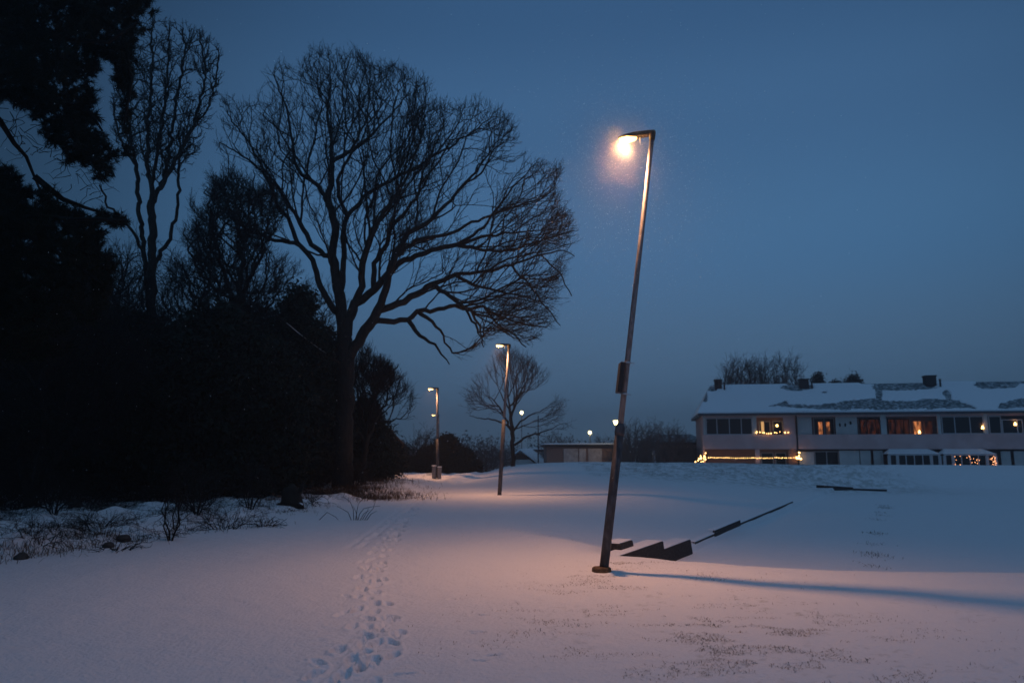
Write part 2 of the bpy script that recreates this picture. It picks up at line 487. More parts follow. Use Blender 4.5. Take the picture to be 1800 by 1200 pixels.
def tree_mesh(root, P, par, r, rs, thick=.03, twigs=2, tl=.35, rtip=.01, tmat='twig', bmat='bark', twigr=None, droop=0, tthr=2.5, sub=1, fine=True):
    n = len(P); kids = [[] for _ in range(n)]
    for i in range(n):
        if par[i] >= 0: kids[par[i]].append(i)
    mb = MB()
    # thick chains
    started = [0]; stack = [(0, None)]
    while stack:
        i, pre = stack.pop()
        ch = ([pre] if pre is not None else []) + [i]
        while True:
            ks = [k for k in kids[ch[-1]] if r[k] > thick]
            if not ks: break
            ks.sort(key=lambda k: -r[k])
            for k in ks[1:]: stack.append((k, ch[-1]))
            ch.append(ks[0])
        if len(ch) > 1:
            rr = [float(r[c]) for c in ch]
            if pre is not None: rr[0] = rr[1]
            if len(ch) > 1: mb.tube([P[c] for c in ch], rr, 9 if rr[0] > .12 else 6)
    mb.build('trunk', M[bmat], root, smooth=True)
    c = np.array([i for i in range(1, n) if r[i] <= thick])
    VV, FF = [], []; off = 0
    if len(c):
        q = par[c]
        V, F = prisms(P[q], P[c], np.minimum(r[q], np.maximum(r[c] * 1.25, rtip)), r[c], 4)
        VV.append(V); FF.append(F); off += len(V)
        tr = twigr or rtip * .6
        tip = c[r[c] < rtip * tthr]
        cen_ = P[c].mean(0); cen_ = cen_ - np.array([0, 0, (cen_[2] - P[0][2]) * .45])
        def shoots(p0, d0, L, w, ns, up, jit):
            nonlocal off
            p = p0; d = d0; pts = [p0]; ds = []
            for k in range(ns):
                d = nrm(d + rs.normal(0, jit, d.shape) + np.array([0, 0, up])); q = p + d * L / ns
                V, F = prisms(p, q, w * (1 - .5 * k / ns), w * (1 - .5 * (k + 1) / ns), 3)
                VV.append(V); FF.append(F + off); off += len(V)
                ds.append(d); pts.append(q); p = q
            return pts, ds
        up = .10 - droop
        for _ in range(twigs):
            s0 = tip[rs.rand(len(tip)) < .8]
            bd = nrm(P[s0] - P[par[s0]]); out = nrm(P[s0] - cen_)
            d = nrm(bd * .75 + out * .45 + rs.normal(0, .38, bd.shape))
            L = tl * rs.uniform(.4, 1.25, (len(s0), 1)); a0 = P[s0] + (P[par[s0]] - P[s0]) * rs.rand(len(s0), 1) * (1 if _ else 0)
            w = np.full(len(s0), tr)
            pts, ds = shoots(a0, d, L, w, 4, up * .6, .17)
            for k in (1, 2, 3):
                for sd in range(sub):
                    m_ = rs.rand(len(s0)) < .8
                    d2 = nrm(ds[k - 1][m_] * .8 + rs.normal(0, .5, (m_.sum(), 3)))
                    L2 = L[m_] * rs.uniform(.25, .6, (m_.sum(), 1))
                    p2, e2 = shoots(pts[k][m_], d2, L2, w[m_] * .75, 2, up, .2)
                    if fine:
                        d3 = nrm(e2[0] * .8 + rs.normal(0, .55, e2[0].shape))
                        shoots(p2[1], d3, L2 * .5, w[m_] * .55, 1, up, .1)
        npmesh('crown', np.concatenate(VV), np.concatenate(FF), M[tmat], root)

def ramify(P, par, frm, inside, rs, levels):
    P = np.array(P, float); par = list(par)
    src = np.array(frm)
    root = P[0] + (P[frm[0]] - P[0]) * .8
    for (every, L, step, ang, wig, up, out, forks) in levels:
        q = np.array([par[i] for i in src]); pd = nrm(P[src] - P[q]); seg = np.linalg.norm(P[src] - P[q], axis=1)
        has = set(par); istip = np.array([i not in has for i in src])
        pick = (rs.rand(len(src)) < seg / every) | istip
        s_ = src[pick]; pd = pd[pick]; tips = istip[pick]
        s_ = np.concatenate([s_] + [s_[tips]] * forks); pd = np.concatenate([pd] + [pd[tips]] * forks)
        perp = nrm(np.cross(pd, rs.normal(0, 1, pd.shape)))
        o = nrm(P[s_] - root); dot = (perp * (o + np.array([0, 0, .25]))).sum(1); perp[dot < -.15] *= -1
        a = rs.normal(ang, .2, len(s_))[:, None]
        d = nrm(pd * np.cos(a) + perp * np.sin(a))
        LL = L * rs.uniform(.35, 1.15, len(s_)); last = s_.copy(); pos = P[s_]; alive = np.ones(len(s_), bool); new = []
        bend = rs.normal(0, wig * .5, d.shape)
        k = 0
        while alive.any() and k * step < LL.max():
            d = nrm(d + rs.normal(0, wig, d.shape) + bend * .5 + nrm(pos - root) * out + np.array([0, 0, up]))
            nx_ = pos + d * step
            alive = alive & (k * step < LL) & inside(nx_)
            if not alive.any(): break
            ids = np.arange(alive.sum()) + len(P); P = np.concatenate([P, nx_[alive]]); par += list(last[alive]); new += list(ids)
            last[alive] = ids; pos = np.where(alive[:, None], nx_, pos); k += 1
        src = np.array(new)
        if len(src) == 0: break
    return P, np.array(par)

def resample(pts, step, rs, wob=.04):
    out = [np.array(pts[0])]
    for a, b in zip(pts[:-1], pts[1:]):
        a = np.array(a); b = np.array(b); L = np.linalg.norm(b - a); k = max(1, int(round(L / step)))
        for i in range(1, k + 1):
            out.append(a + (b - a) * i / k + (rs.normal(0, wob, 3) if i < k else 0))
    return out

def limbs_to_seed(limbs, step, rs, wob=.03, rb=.3, rend=.02, tend=.62):
    P = []; par = []; rm = []
    for L in limbs:
        q = resample(L, step, rs, wob)
        if not P:
            P.append(q[0]); par.append(-1); rm.append(rb * 1.15); last = 0; ra_, rz_ = rb, rb * tend
        else:
            d = [np.linalg.norm(p - q[0]) for p in P]; last = int(np.argmin(d)); ra_ = rm[last] * (.95 if len(rm) > 1 and last > len(q) and rm[last] < rb * .3 else .76); rz_ = rend
        for i, p in enumerate(q[1:]):
            P.append(p); par.append(last); last = len(P) - 1; rm.append(lerp(ra_, rz_, ((i + 1) / (len(q) - 1)) ** .9))
    return P, par, rm

def inpoly(x, y, poly):
    ins = np.zeros(len(x), bool); n = len(poly); j = n - 1
    for i in range(n):
        xi, yi = poly[i]; xj, yj = poly[j]
        c = ((yi > y) != (yj > y)) & (x < (xj - xi) * (y - yi) / (yj - yi + 1e-12) + xi)
        ins ^= c; j = i
    return ins
def polydist(x, y, poly):
    d = np.full(len(x), 1e9)
    for i in range(len(poly)):
        a = np.array(poly[i - 1], float); b = np.array(poly[i], float); ab = b - a
        t = np.clip(((x - a[0]) * ab[0] + (y - a[1]) * ab[1]) / (ab @ ab + 1e-9), 0, 1)
        d = np.minimum(d, np.hypot(x - a[0] - t * ab[0], y - a[1] - t * ab[1]))
    return d
def at_np(px, py, Y):
    u = (px - 900) / 1300; v = (600 - py) / 1300; cp, sp = math.cos(PITCH), math.sin(PITCH)
    dy = cp - v * sp; dz = sp + v * cp; t = Y / dy
    return np.stack([u * t, Y, EYE + dz * t], 1)
def crown_points(poly, N, D, thick, rs, shell=.5, wid=110, margin=12):
    """points through a crown whose outline is known and whose depth swells towards its middle"""
    xs = [p[0] for p in poly]; ys = [p[1] for p in poly]; out = []
    px = rs.uniform(min(xs), max(xs), N * 4); py = rs.uniform(min(ys), max(ys), N * 4)
    k = inpoly(px, py, poly); px = px[k]; py = py[k]; k = polydist(px, py, poly) > margin; px = px[k][:N]; py = py[k][:N]
    d = np.clip(polydist(px, py, poly) / wid, 0, 1)
    half = thick * np.sqrt(1 - (1 - d) ** 2) + .2
    w = rs.uniform(-1, 1, len(px)); w = np.sign(w) * np.abs(w) ** shell
    return at_np(px, py, D + half * w)

def grow_tree(name, label, cat, D, base, limbs, poly, thick_d, step, rtip, rbase, seed, **kw):
    rs = np.random.RandomState(seed)
    b = at(base[0], base[1], D); b.z = gz(b.x, b.y) - .05
    root = thing(name, label, cat, b, kw.pop('group', None))
    P3 = []
    for li, L in enumerate(limbs):
        q = []; dz = rs.uniform(-1, 1) * kw.get('spread', .5)
        for i, (px, py) in enumerate(L):
            off = 0 if li == 0 else dz * thick_d * (i / max(1, len(L) - 1)) * .8 + limb_depth(P3, px, py, L, i, D)
            q.append(tuple(at(px, py, D + off)))
        if li == 0: q[0] = tuple(b)
        P3.append(q)
    kw.pop('spread', None)
    P, par, rm = limbs_to_seed(P3, step, rs, kw.pop('wob', .03), rbase, kw.pop('rend', .02), kw.pop('tend', .12))
    wid = kw.pop('wid', 110); mg = kw.pop('margin', 10)
    def inside(Q):
        f = Q[:, 1] * math.cos(PITCH) + (Q[:, 2] - EYE) * math.sin(PITCH); uy = (Q[:, 2] - EYE) * math.cos(PITCH) - Q[:, 1] * math.sin(PITCH)
        px = 900 + 1300 * Q[:, 0] / f; py = 600 - 1300 * uy / f
        pd_ = polydist(px, py, poly); dd = np.clip(pd_ / wid, 0, 1); half = thick_d * np.sqrt(1 - (1 - dd) ** 2) + 1.8
        return inpoly(px, py, poly) & (pd_ > mg * np.clip(2.2 * vnoise(px / 30, py / 30) - .35, .1, 2)) & (np.abs(Q[:, 1] - D) < half)
    i0 = int(len(resample(P3[0], step, np.random.RandomState(0), 0)) * kw.pop('bare', .8))
    P, par = ramify(P, par, list(range(i0, len(P))), inside, rs, kw.pop('levels'))
    r = radii(P, par, rtip, rbase)
    r[:len(rm)] = np.maximum(r[:len(rm)], rm)
    tree_mesh(root, P, par, r, rs, rtip=rtip, **kw)
    return root
def limb_depth(P3, px, py, L, i, D):
    # a limb starts at the depth of the limb it leaves
    if not P3: return 0
    q = at(L[0][0], L[0][1], D); best = None
    for pts in P3:
        for a in pts:
            pa = Vector(a); s = D / pa.y
            dd = math.hypot(pa.x * s - q.x, (pa.z - EYE) * s - (q.z - EYE))
            if best is None or dd < best[0]: best = (dd, pa.y - D)
    return best[1]

# ------------------------------------------------------------------ the spreading oak
oak_limbs = [
    [(602, 866), (603, 800), (604, 740), (606, 690), (606, 650), (604, 610), (602, 560)],
    [(602, 560), (597, 517), (583, 450), (590, 400), (577, 350), (583, 317), (583, 283), (583, 250), (575, 200), (582, 150), (580, 110)],
    [(610, 640), (622, 610), (657, 560), (670, 533), (680, 503), (683, 483), (697, 440), (717, 410), (750, 393), (783, 360), (820, 320), (860, 270)],
    [(604, 600), (612, 562), (623, 533), (637, 527), (657, 510), (680, 483), (700, 463), (740, 447), (770, 437), (803, 430), (850, 415), (900, 410), (950, 405)],
    [(648, 572), (663, 563), (677, 564), (717, 562), (733, 547), (770, 543), (800, 537), (827, 543), (850, 538), (880, 558), (920, 570), (960, 575)],
    [(664, 548), (700, 533), (733, 517), (760, 500), (800, 483), (850, 477), (900, 466), (950, 448), (990, 440), (1010, 450)],
    [(623, 533), (637, 503), (637, 463), (650, 423), (663, 393), (690, 350), (720, 300), (740, 240)],
    [(657, 505), (657, 463), (680, 430), (690, 397), (717, 367), (737, 337), (743, 300), (760, 270), (780, 220)],
    [(683, 483), (697, 450), (730, 423), (783, 413), (817, 397), (850, 383), (900, 365), (950, 350), (975, 330)],
    [(600, 517), (605, 450), (604, 407), (610, 380), (637, 347), (663, 330), (697, 310), (723, 300), (770, 270), (820, 240), (860, 210)],
    [(610, 380), (595, 345), (593, 317), (605, 290), (625, 250), (650, 200), (670, 150)],
    [(592, 555), (563, 503), (550, 457), (523, 427), (507, 383), (487, 363), (483, 343), (460, 290), (430, 240), (400, 200)],
    [(580, 455), (547, 430), (523, 383), (493, 337), (460, 300), (420, 270), (385, 250)],
    [(523, 430), (483, 423), (450, 410), (410, 400), (380, 380)],
    [(578, 360), (560, 327), (530, 307), (520, 290), (512, 240), (500, 180), (480, 130)],
    [(583, 283), (620, 265), (650, 240), (690, 200), (720, 160)],
    [(760, 500), (790, 520), (820, 545), (840, 580), (850, 600)],
    [(733, 547), (760, 565), (780, 590), (795, 620)],
    [(803, 430), (850, 400), (900, 330), (940, 290)],
    [(850, 538), (875, 570), (900, 585), (925, 610)], [(717, 562), (738, 590), (765, 605), (790, 640)], [(900, 466), (930, 500), (960, 540), (985, 572)], [(950, 448), (985, 480), (1005, 520)],
    [(800, 483), (830, 500), (870, 510), (915, 520), (955, 530)], [(803, 430), (850, 440), (900, 440), (960, 420), (1010, 405)], [(827, 543), (845, 575), (850, 610)],
]
oak_poly = [(362, 250), (385, 180), (412, 158), (430, 165), (445, 120), (475, 92), (500, 95), (522, 122), (545, 90), (590, 74), (640, 90), (680, 108), (722, 108), (750, 130),
            (770, 160), (800, 168), (850, 180), (880, 190), (902, 215), (940, 262), (985, 290), (990, 340), (1002, 372), (1022, 430), (1012, 480), (990, 520), (980, 575),
            (935, 620), (880, 606), (850, 618), (802, 650), (760, 632), (722, 585), (700, 548), (660, 520), (620, 500), (560, 480), (505, 445), (400, 425), (360, 400), (352, 350)]
grow_tree('oak_tree', 'big spreading bare oak beside the path, widest crown of all', 'tree', 28.6, (602, 866), oak_limbs, oak_poly,
          5.2, .27, .008, .40, 3, tend=.62, rend=.022, thick=.035, twigs=1, tl=.42, twigr=.0075, fine=False, tthr=1.7, wob=.028, bare=1.0, margin=15,
          levels=[(.90, 3.6, .27, .80, .13, .012, .06, 2), (.66, 1.7, .24, .75, .15, .02, .03, 1), (.42, .75, .2, .75, .19, .0, .02, 1)])

# tall multi-stemmed tree left of the oak
ash_limbs = [
    [(262, 880), (264, 700), (266, 600), (266, 520), (268, 440), (268, 340), (258, 290), (262, 200), (270, 120), (266, 55)],
    [(266, 560), (257, 480), (248, 400), (242, 330), (240, 290), (230, 250), (222, 180), (228, 100)],
    [(268, 360), (292, 300), (303, 230), (312, 160), (325, 90), (322, 50)],
    [(270, 350), (305, 290), (335, 230), (352, 180), (362, 120), (352, 65)],
    [(268, 330), (278, 250), (290, 180), (296, 110), (298, 50)],
    [(250, 440), (232, 405), (205, 378), (185, 355), (175, 325)],
    [(335, 230), (365, 190), (380, 140), (385, 95)],
    [(240, 300), (215, 250), (200, 200)],
    [(266, 470), (300, 420), (313, 360), (315, 290), (316, 240)],
]
ash_poly = [(205, 90), (225, 45), (262, 25), (300, 32), (330, 40), (365, 58), (392, 88), (393, 120), (385, 165), (372, 215), (355, 262), (338, 310), (300, 335), (255, 320), (215, 290), (190, 230), (195, 140)]
grow_tree('ash_tree', 'tall slim bare tree with several upright stems behind the pine', 'tree', 24, (262, 880), ash_limbs, ash_poly,
          1.9, .17, .009, .19, 8, tend=.16, rend=.03, bare=.45, thick=.03, twigs=1, tl=.22, twigr=.009, fine=False, wob=.03, wid=60, margin=6, bmat='bark_dark',
          levels=[(.30, 1.3, .15, .70, .26, .05, .02, 2), (.22, .50, .11, .9, .34, .06, 0, 1)])

# a darker bare tree between them
mid_limbs = [
    [(425, 870), (424, 700), (424, 600), (425, 520), (424, 450), (420, 380), (418, 320)],
    [(424, 560), (400, 500), (385, 440), (370, 380), (365, 330)], [(424, 520), (455, 460), (470, 400), (480, 350)],
    [(424, 450), (440, 400), (450, 340), (445, 300)], [(424, 600), (380, 560), (340, 520), (320, 460)], [(424, 590), (470, 540), (500, 500)],
    [(420, 400), (395, 350), (392, 300)], [(425, 530), (370, 500), (330, 440), (325, 400)],
]
mid_poly = [(330, 350), (375, 300), (405, 268), (440, 300), (500, 300), (505, 380), (520, 440), (540, 500), (530, 560), (470, 600), (400, 600), (320, 600), (285, 540), (300, 450), (330, 360)]
grow_tree('bare_tree', 'dark bare tree with dense twigs between the slim tree and the oak', 'tree', 27, (425, 870), mid_limbs, mid_poly,
          2.8, .22, .008, .24, 12, tend=.14, bare=.35, thick=.035, twigs=2, tl=.45, twigr=.0075, wob=.06, bmat='bark_dark', margin=26,
          fine=False, tthr=1.5,
          levels=[(.55, 2.4, .22, .85, .2, .01, .04, 1), (.42, 1.3, .2, .85, .25, .01, .02, 1), (.40, .6, .18, .8, .28, .02, 0, 1)])

# low bare tree at the right end of the wood
rb_limbs = [
    [(640, 850), (640, 800), (645, 760), (650, 720), (655, 690)], [(645, 770), (665, 730), (685, 700), (705, 690)], [(650, 730), (660, 680), (662, 640)],
    [(645, 760), (630, 700), (625, 650), (630, 610)], [(650, 740), (690, 740), (715, 725)], [(655, 700), (690, 660), (700, 640)], [(640, 780), (620, 740), (600, 700)],
]
rb_poly = [(598, 640), (622, 600), (645, 590), (668, 618), (695, 635), (715, 660), (728, 700), (722, 740), (700, 765), (670, 780), (620, 780), (595, 740)]
grow_tree('bare_tree', 'low round bare tree right of the oak trunk at the end of the wood', 'tree', 31, (640, 850), rb_limbs, rb_poly,
          2.0, .18, .007, .13, 21, tend=.2, bare=.1, thick=.03, twigs=2, tl=.40, twigr=.0065, margin=8, wid=60, bmat='bark_dark',
          fine=False, tthr=1.5,
          levels=[(.40, 1.8, .18, .65, .15, .05, .03, 1), (.38, 1.0, .16, .65, .2, .05, .02, 1), (.4, .5, .15, .65, .22, .05, 0, 1)])

# ------------------------------------------------------------------ generic bare tree / shrub made from an ellipsoid crown
def ell_tree(name, label, cat, loc, h, w, seed, stems=1, N=1500, r0=.12, rtip=.011, low=.25, twigs=2, tl=.35, group=None, tmat='twig', bmat='bark_dark', up=.15, depth=None, step=None, thick=.03, twigr=None):
    rs = np.random.RandomState(seed); loc = Vector(loc)
    root = thing(name, label, cat, loc, group)
    step = step or max(.12, h * .028); L = np.array(loc)
    P = [L + (0, 0, -.1)]; par = [-1]
    for s in range(stems):
        a = 2 * math.pi * (s + rs.rand() * .6) / stems; lean = .0 if stems == 1 else .45
        last = 0; p = np.array(P[0]); k = max(2, int(h * (low + .25) / step))
        d = nrm(np.array([math.cos(a) * lean, math.sin(a) * lean, 1.0]))
        for i in range(k):
            p = p + nrm(d + rs.normal(0, .1, 3)) * step; P.append(p.copy()); par.append(last); last = len(P) - 1
    q = nrm(rs.normal(0, 1, (N, 3))) * (rs.rand(N, 1) ** .5)
    dep = depth or w
    A = q * np.array([w / 2, dep / 2, h * (1 - low) / 2]) + L + np.array([0, 0, h * low + h * (1 - low) / 2])
    nz = 1 - .25 * vnoise(A[:, 0] * 1.3 + seed, A[:, 2] * 1.3)[:, None]
    A = (A - L) * nz + L
    P, par = colonize(P, par, A, step, step * 6, step * 1.35, 80, rs, .25, (0, 0, up))
    r = radii(P, par, rtip, r0)
    tree_mesh(root, P, par, r, rs, rtip=rtip, twigs=twigs, tl=tl, tmat=tmat, bmat=bmat, thick=thick, twigr=twigr)
    return root

def leaf_cloud(rs, centres, per, spread, size, flat=.5):
    """many small leaf blades scattered round twig ends"""
    n = len(centres) * per
    c = np.repeat(centres, per, 0) + rs.normal(0, spread, (n, 3))
    a = nrm(rs.normal(0, 1, (n, 3))); b = nrm(np.cross(a, rs.normal(0, 1, (n, 3))))
    s = size * rs.uniform(.6, 1.3, (n, 1))
    V = np.stack([c - a * s, c + b * s * flat, c + a * s, c - b * s * flat], 1).reshape(-1, 3)
    F = np.arange(n * 4).reshape(n, 4)
    return V, F

def evergreen(name, label, cat, loc, h, w, seed, n=320, per=26, size=.05, group=None, shape='round', depth=None, low=.04, spread=.13, m='leaf'):
    rs = np.random.RandomState(seed); loc = Vector(loc); L = np.array(loc)
    root = thing(name, label, cat, loc, group)
    dep = depth or w
    t = rs.rand(n); ang = rs.uniform(0, 2 * math.pi, n)
    z = low + (1 - low) * t
    if shape == 'cone': rad = (1 - t) ** .75 * (.75 + .45 * rs.rand(n))
    else: rad = np.sqrt(np.clip(1 - (2 * t - .75) ** 2 / 1.6, .05, 1)) * (.7 + .4 * rs.rand(n))
    f = rs.rand(n) ** .4 * (1 - .3 * vnoise(ang * 1.6 + seed, z * 4 + seed))
    cen = np.stack([np.cos(ang) * rad * f * w / 2, np.sin(ang) * rad * f * dep / 2, z * h * (1 - .10 * rs.rand(n))], 1) + L
    mb = MB()
    mb.tube([L + (0, 0, -.1), L + (0, 0, h * .4), L + (.02 * h, 0, h * .9)], [h * .03 + .02, h * .02 + .01, .01], 6)
    for i in rs.choice(n, min(n, 90), replace=False):
        c = cen[i]; s0 = L + (0, 0, (c[2] - L[2]) * .7)
        mb.tube([s0, (s0 + c) / 2 + (0, 0, .05), c], [.02, .012, .006], 3, cap=False)
    mb.build('trunk', M['bark_dark'], root)
    V, F = leaf_cloud(rs, cen, per, np.array([spread, spread, spread * .8]), size)
    npmesh('crown', V, F, M[m], root)
    return root

# ------------------------------------------------------------------ the pine at the left edge
def make_pine():
    rs = np.random.RandomState(4)
    D = 11.5
    base = onground(-95, D)
    root = thing('pine_tree', 'huge dark pine with drooping needle clumps at the left edge', 'tree', base)
    tp = [base + Vector((0, 0, -.1)), at(-80, 700, D), at(-60, 450, D), at(-40, 200, D), at(-20, -40, D), at(0, -300, D)]
    mb = MB(); mb.tube(tp, [.28, .25, .22, .18, .14, .08], 10)
    limb = [
        [(-40, 170), (0, 212), (25, 252), (46, 275), (60, 310), (75, 345)],
        [(-20, 40), (60, 60), (130, 70), (190, 75), (240, 40)], [(-30, 120), (50, 130), (110, 180), (150, 240), (175, 280), (200, 270)],
        [(-10, -30), (80, -10), (160, 20), (215, 60), (232, 140), (218, 220)], [(-60, 360), (0, 390), (60, 380), (120, 385), (180, 385), (215, 388)],
        [(-60, 420), (20, 400), (80, 430), (140, 470), (180, 500)], [(-60, 480), (40, 470), (110, 520), (150, 560)], [(0, -100), (100, -60), (200, -30), (262, 10)],
        [(60, 310), (110, 350), (150, 365), (200, 380)], [(110, 180), (160, 200), (180, 230)], [(-70, 520), (20, 560), (100, 620)], [(0, 410), (30, 405), (50, 420)]]
    for L in limb:
        dz = rs.uniform(-1, 1)
        pts = [at(px, py, D + dz * i * .35 + rs.uniform(-.05, .05)) for i, (px, py) in enumerate(L)]
        mb.tube(pts, [lerp(.055, .015, i / (len(pts) - 1)) for i in range(len(pts))], 7)
    # dead thin curly twigs in the gap
    for k in range(60):
        px = rs.uniform(0, 185); py = lerp(200, 330, px / 200) + rs.uniform(-20, 45)
        p = at(px, py, D + rs.uniform(-.4, .4)); pts = [p]; d = Vector(rs.normal(0, 1, 3)).normalized()
        for i in range(5):
            d = (d + Vector(rs.normal(0, .45, 3)) + Vector((0, 0, -.1))).normalized(); p = p + d * .09; pts.append(p)
        mb.tube(pts, [.007, .006, .005, .005, .004, .003], 3, cap=False)
    mb.build('trunk', M['bark_dark'], root, smooth=True)
    pa = [(-80, -120), (265, -120), (272, 25), (250, 38), (262, 55), (248, 85), (240, 105), (243, 140), (238, 190), (228, 235), (212, 235), (206, 170), (188, 120), (172, 100), (168, 160),
          (172, 170), (160, 195), (182, 180), (172, 215), (192, 250), (225, 258), (224, 278), (195, 285), (202, 300), (196, 318), (160, 316), (146, 292), (118, 285), (98, 262), (78, 244), (60, 205), (30, 188), (0, 188), (-80, 188)]
    pb = [(-80, 300), (0, 286), (28, 300), (50, 330), (84, 328), (120, 345), (128, 362), (160, 372), (195, 368), (228, 378), (226, 398), (200, 404), (185, 425), (200, 440), (207, 462), (200, 488), (190, 540), (160, 600),
          (60, 640), (-80, 640)]
    V_, F_ = [], []; off = 0
    for poly, n in ((pa, 5600), (pb, 4300)):
        xs = [p[0] for p in poly]; ys = [p[1] for p in poly]
        px = rs.uniform(min(xs), max(xs), n * 3); py = rs.uniform(min(ys), max(ys), n * 3)
        k = inpoly(px, py, poly); px = px[k][:n]; py = py[k][:n]
        hole = (vnoise(px / 26 + 3, py / 22) > (.86 if n > 5000 else .76)) | (polydist(px, py, poly) < 26 * vnoise(px / 15, py / 13) - 6)
        px = px[~hole]; py = py[~hole]
        dd = np.clip(polydist(px, py, poly) / 60, .15, 1)
        cen = at_np(px, py, D + rs.uniform(-1.3, 1.3, len(px)) * dd)
        per = 52; m = len(cen) * per
        ax = nrm(rs.normal(0, 1, (len(cen), 3)) + np.array([.4, 0, .2]))
        c = np.repeat(cen, per, 0); a = np.repeat(ax, per, 0)
        c = c + a * rs.uniform(-.09, .09, (m, 1))
        d = nrm(rs.normal(0, 1, (m, 3)) * .55 + a * .9)
        w = nrm(np.cross(d, rs.normal(0, 1, (m, 3)))) * .005
        L = rs.uniform(.07, .13, (m, 1))
        V = np.stack([c - w, c + w, c + d * L], 1).reshape(-1, 3); F = np.arange(m * 3).reshape(m, 3)
        V_.append(V); F_.append(F + off); off += len(V)
    npmesh('crown', np.concatenate(V_), np.concatenate(F_), M['needle'], root)
make_pine()

# ------------------------------------------------------------------ wood: background trees and evergreen understorey
wood = [  # px, D, height, width, stems
    (212, 28, 10.2, 4.6, 1, 'thin bare tree between the pine and the slim upright tree'),
    (385, 31, 12.4, 5.0, 1, 'bare twiggy tree behind the dense dark bare tree'),
    (125, 28, 9.2, 5.0, 1, 'thin bare tree showing under the lower boughs of the pine'),
    (60, 19, 6.6, 5.0, 3, 'bare twiggy tree under the pine, in front of the wood'),
    (165, 23, 8.2, 5.0, 1, 'bare twiggy tree just left of the slim upright tree'),
    (335, 29, 10.8, 5.2, 1, 'bare twiggy tree directly right of the slim upright tree'),
    (-60, 24, 8.0, 6.0, 1, 'bare twiggy tree at the very left edge, behind the pine'),
    (500, 34, 10.5, 6.5, 1, 'bare twiggy tree behind the left limbs of the oak'),
]
for i, (px, D, h, w, st, lab) in enumerate(wood):
    ell_tree('bare_tree', lab, 'tree', onground(px, D), h, w, 40 + i, st, N=3600, r0=.15, rtip=.013, low=.15, twigs=2, tl=.8, twigr=.010, group='bare trees of the wood')
ev = [  # px, D, top py, width m, shape, label
    (515, 27.5, 500, 3.4, 'round', 'tall holly rounded at the top, just left of the oak trunk'),
    (570, 29.2, 575, 2.4, 'round', 'narrow evergreen shrub touching the left side of the oak trunk'),
    (450, 23.6, 590, 4.2, 'round', 'broad evergreen shrub left of the tall holly'),
    (365, 22.6, 530, 4.6, 'round', 'broad evergreen shrub below the dense dark bare tree'),
    (285, 22.6, 620, 4.4, 'round', 'evergreen shrub at the foot of the slim upright tree'),
    (205, 22.6, 545, 4.6, 'round', 'evergreen shrub just left of the slim upright tree'),
    (120, 26, 510, 5.0, 'round', 'evergreen shrub under the middle of the pine'),
    (35, 26, 560, 5.0, 'round', 'evergreen shrub at the left edge below the pine'),
    (-60, 25, 540, 5.0, 'round', 'evergreen shrub cut by the left edge of the picture'),
    (640, 33, 700, 3.0, 'round', 'evergreen shrub right behind the oak trunk'),
    (672, 36, 755, 2.4, 'round', 'low evergreen shrub at the right end of the wood'),
    (545, 33, 640, 5.4, 'round', 'evergreen shrub filling the gap behind the oak trunk'),
    (420, 33, 520, 6.4, 'round', 'large evergreen in the second row behind the dense dark tree'),
    (300, 33, 565, 7.0, 'round', 'large evergreen in the second row behind the slim tree'),
    (170, 33, 560, 7.5, 'round', 'large evergreen in the second row left of the slim tree'),
    (20, 32, 590, 7.5, 'round', 'large evergreen in the second row at the left edge'),
]
for i, (px, D, py, w, sh, lab) in enumerate(ev):
    p = onground(px, D); top = at(px, py, D).z
    hh = top - p.z
    n = int(75 * w * hh ** .8)
    evergreen('evergreen_shrub', lab, 'shrub', p, hh, w, 80 + i, n=min(n, 1300), per=22, size=.075 if D > 20 else .06, spread=.17, group='evergreen shrubs of the wood')

# unseen firs, continuing the wood, added to shade the left of the path
for i, (x, y, h, w, lab) in enumerate(((-10.5, 6.5, 9, 5.5, 'tall dark fir added beside the pine, outside the left edge, to shade the path'), (-9.5, 1.5, 10, 6, 'tall dark unseen fir added level with the photographer to shade the path'), (-9.5, -4.5, 10, 6, 'tall dark unseen fir added behind the photographer on the left to shade the path'))):
    evergreen('shade_fir_tree', lab, 'tree', (x, y, gz(x, y)), h, w, 140 + i, n=900, per=16, size=.16, spread=.35, shape='cone', low=.12, group='unseen firs added beside the photographer for shade')

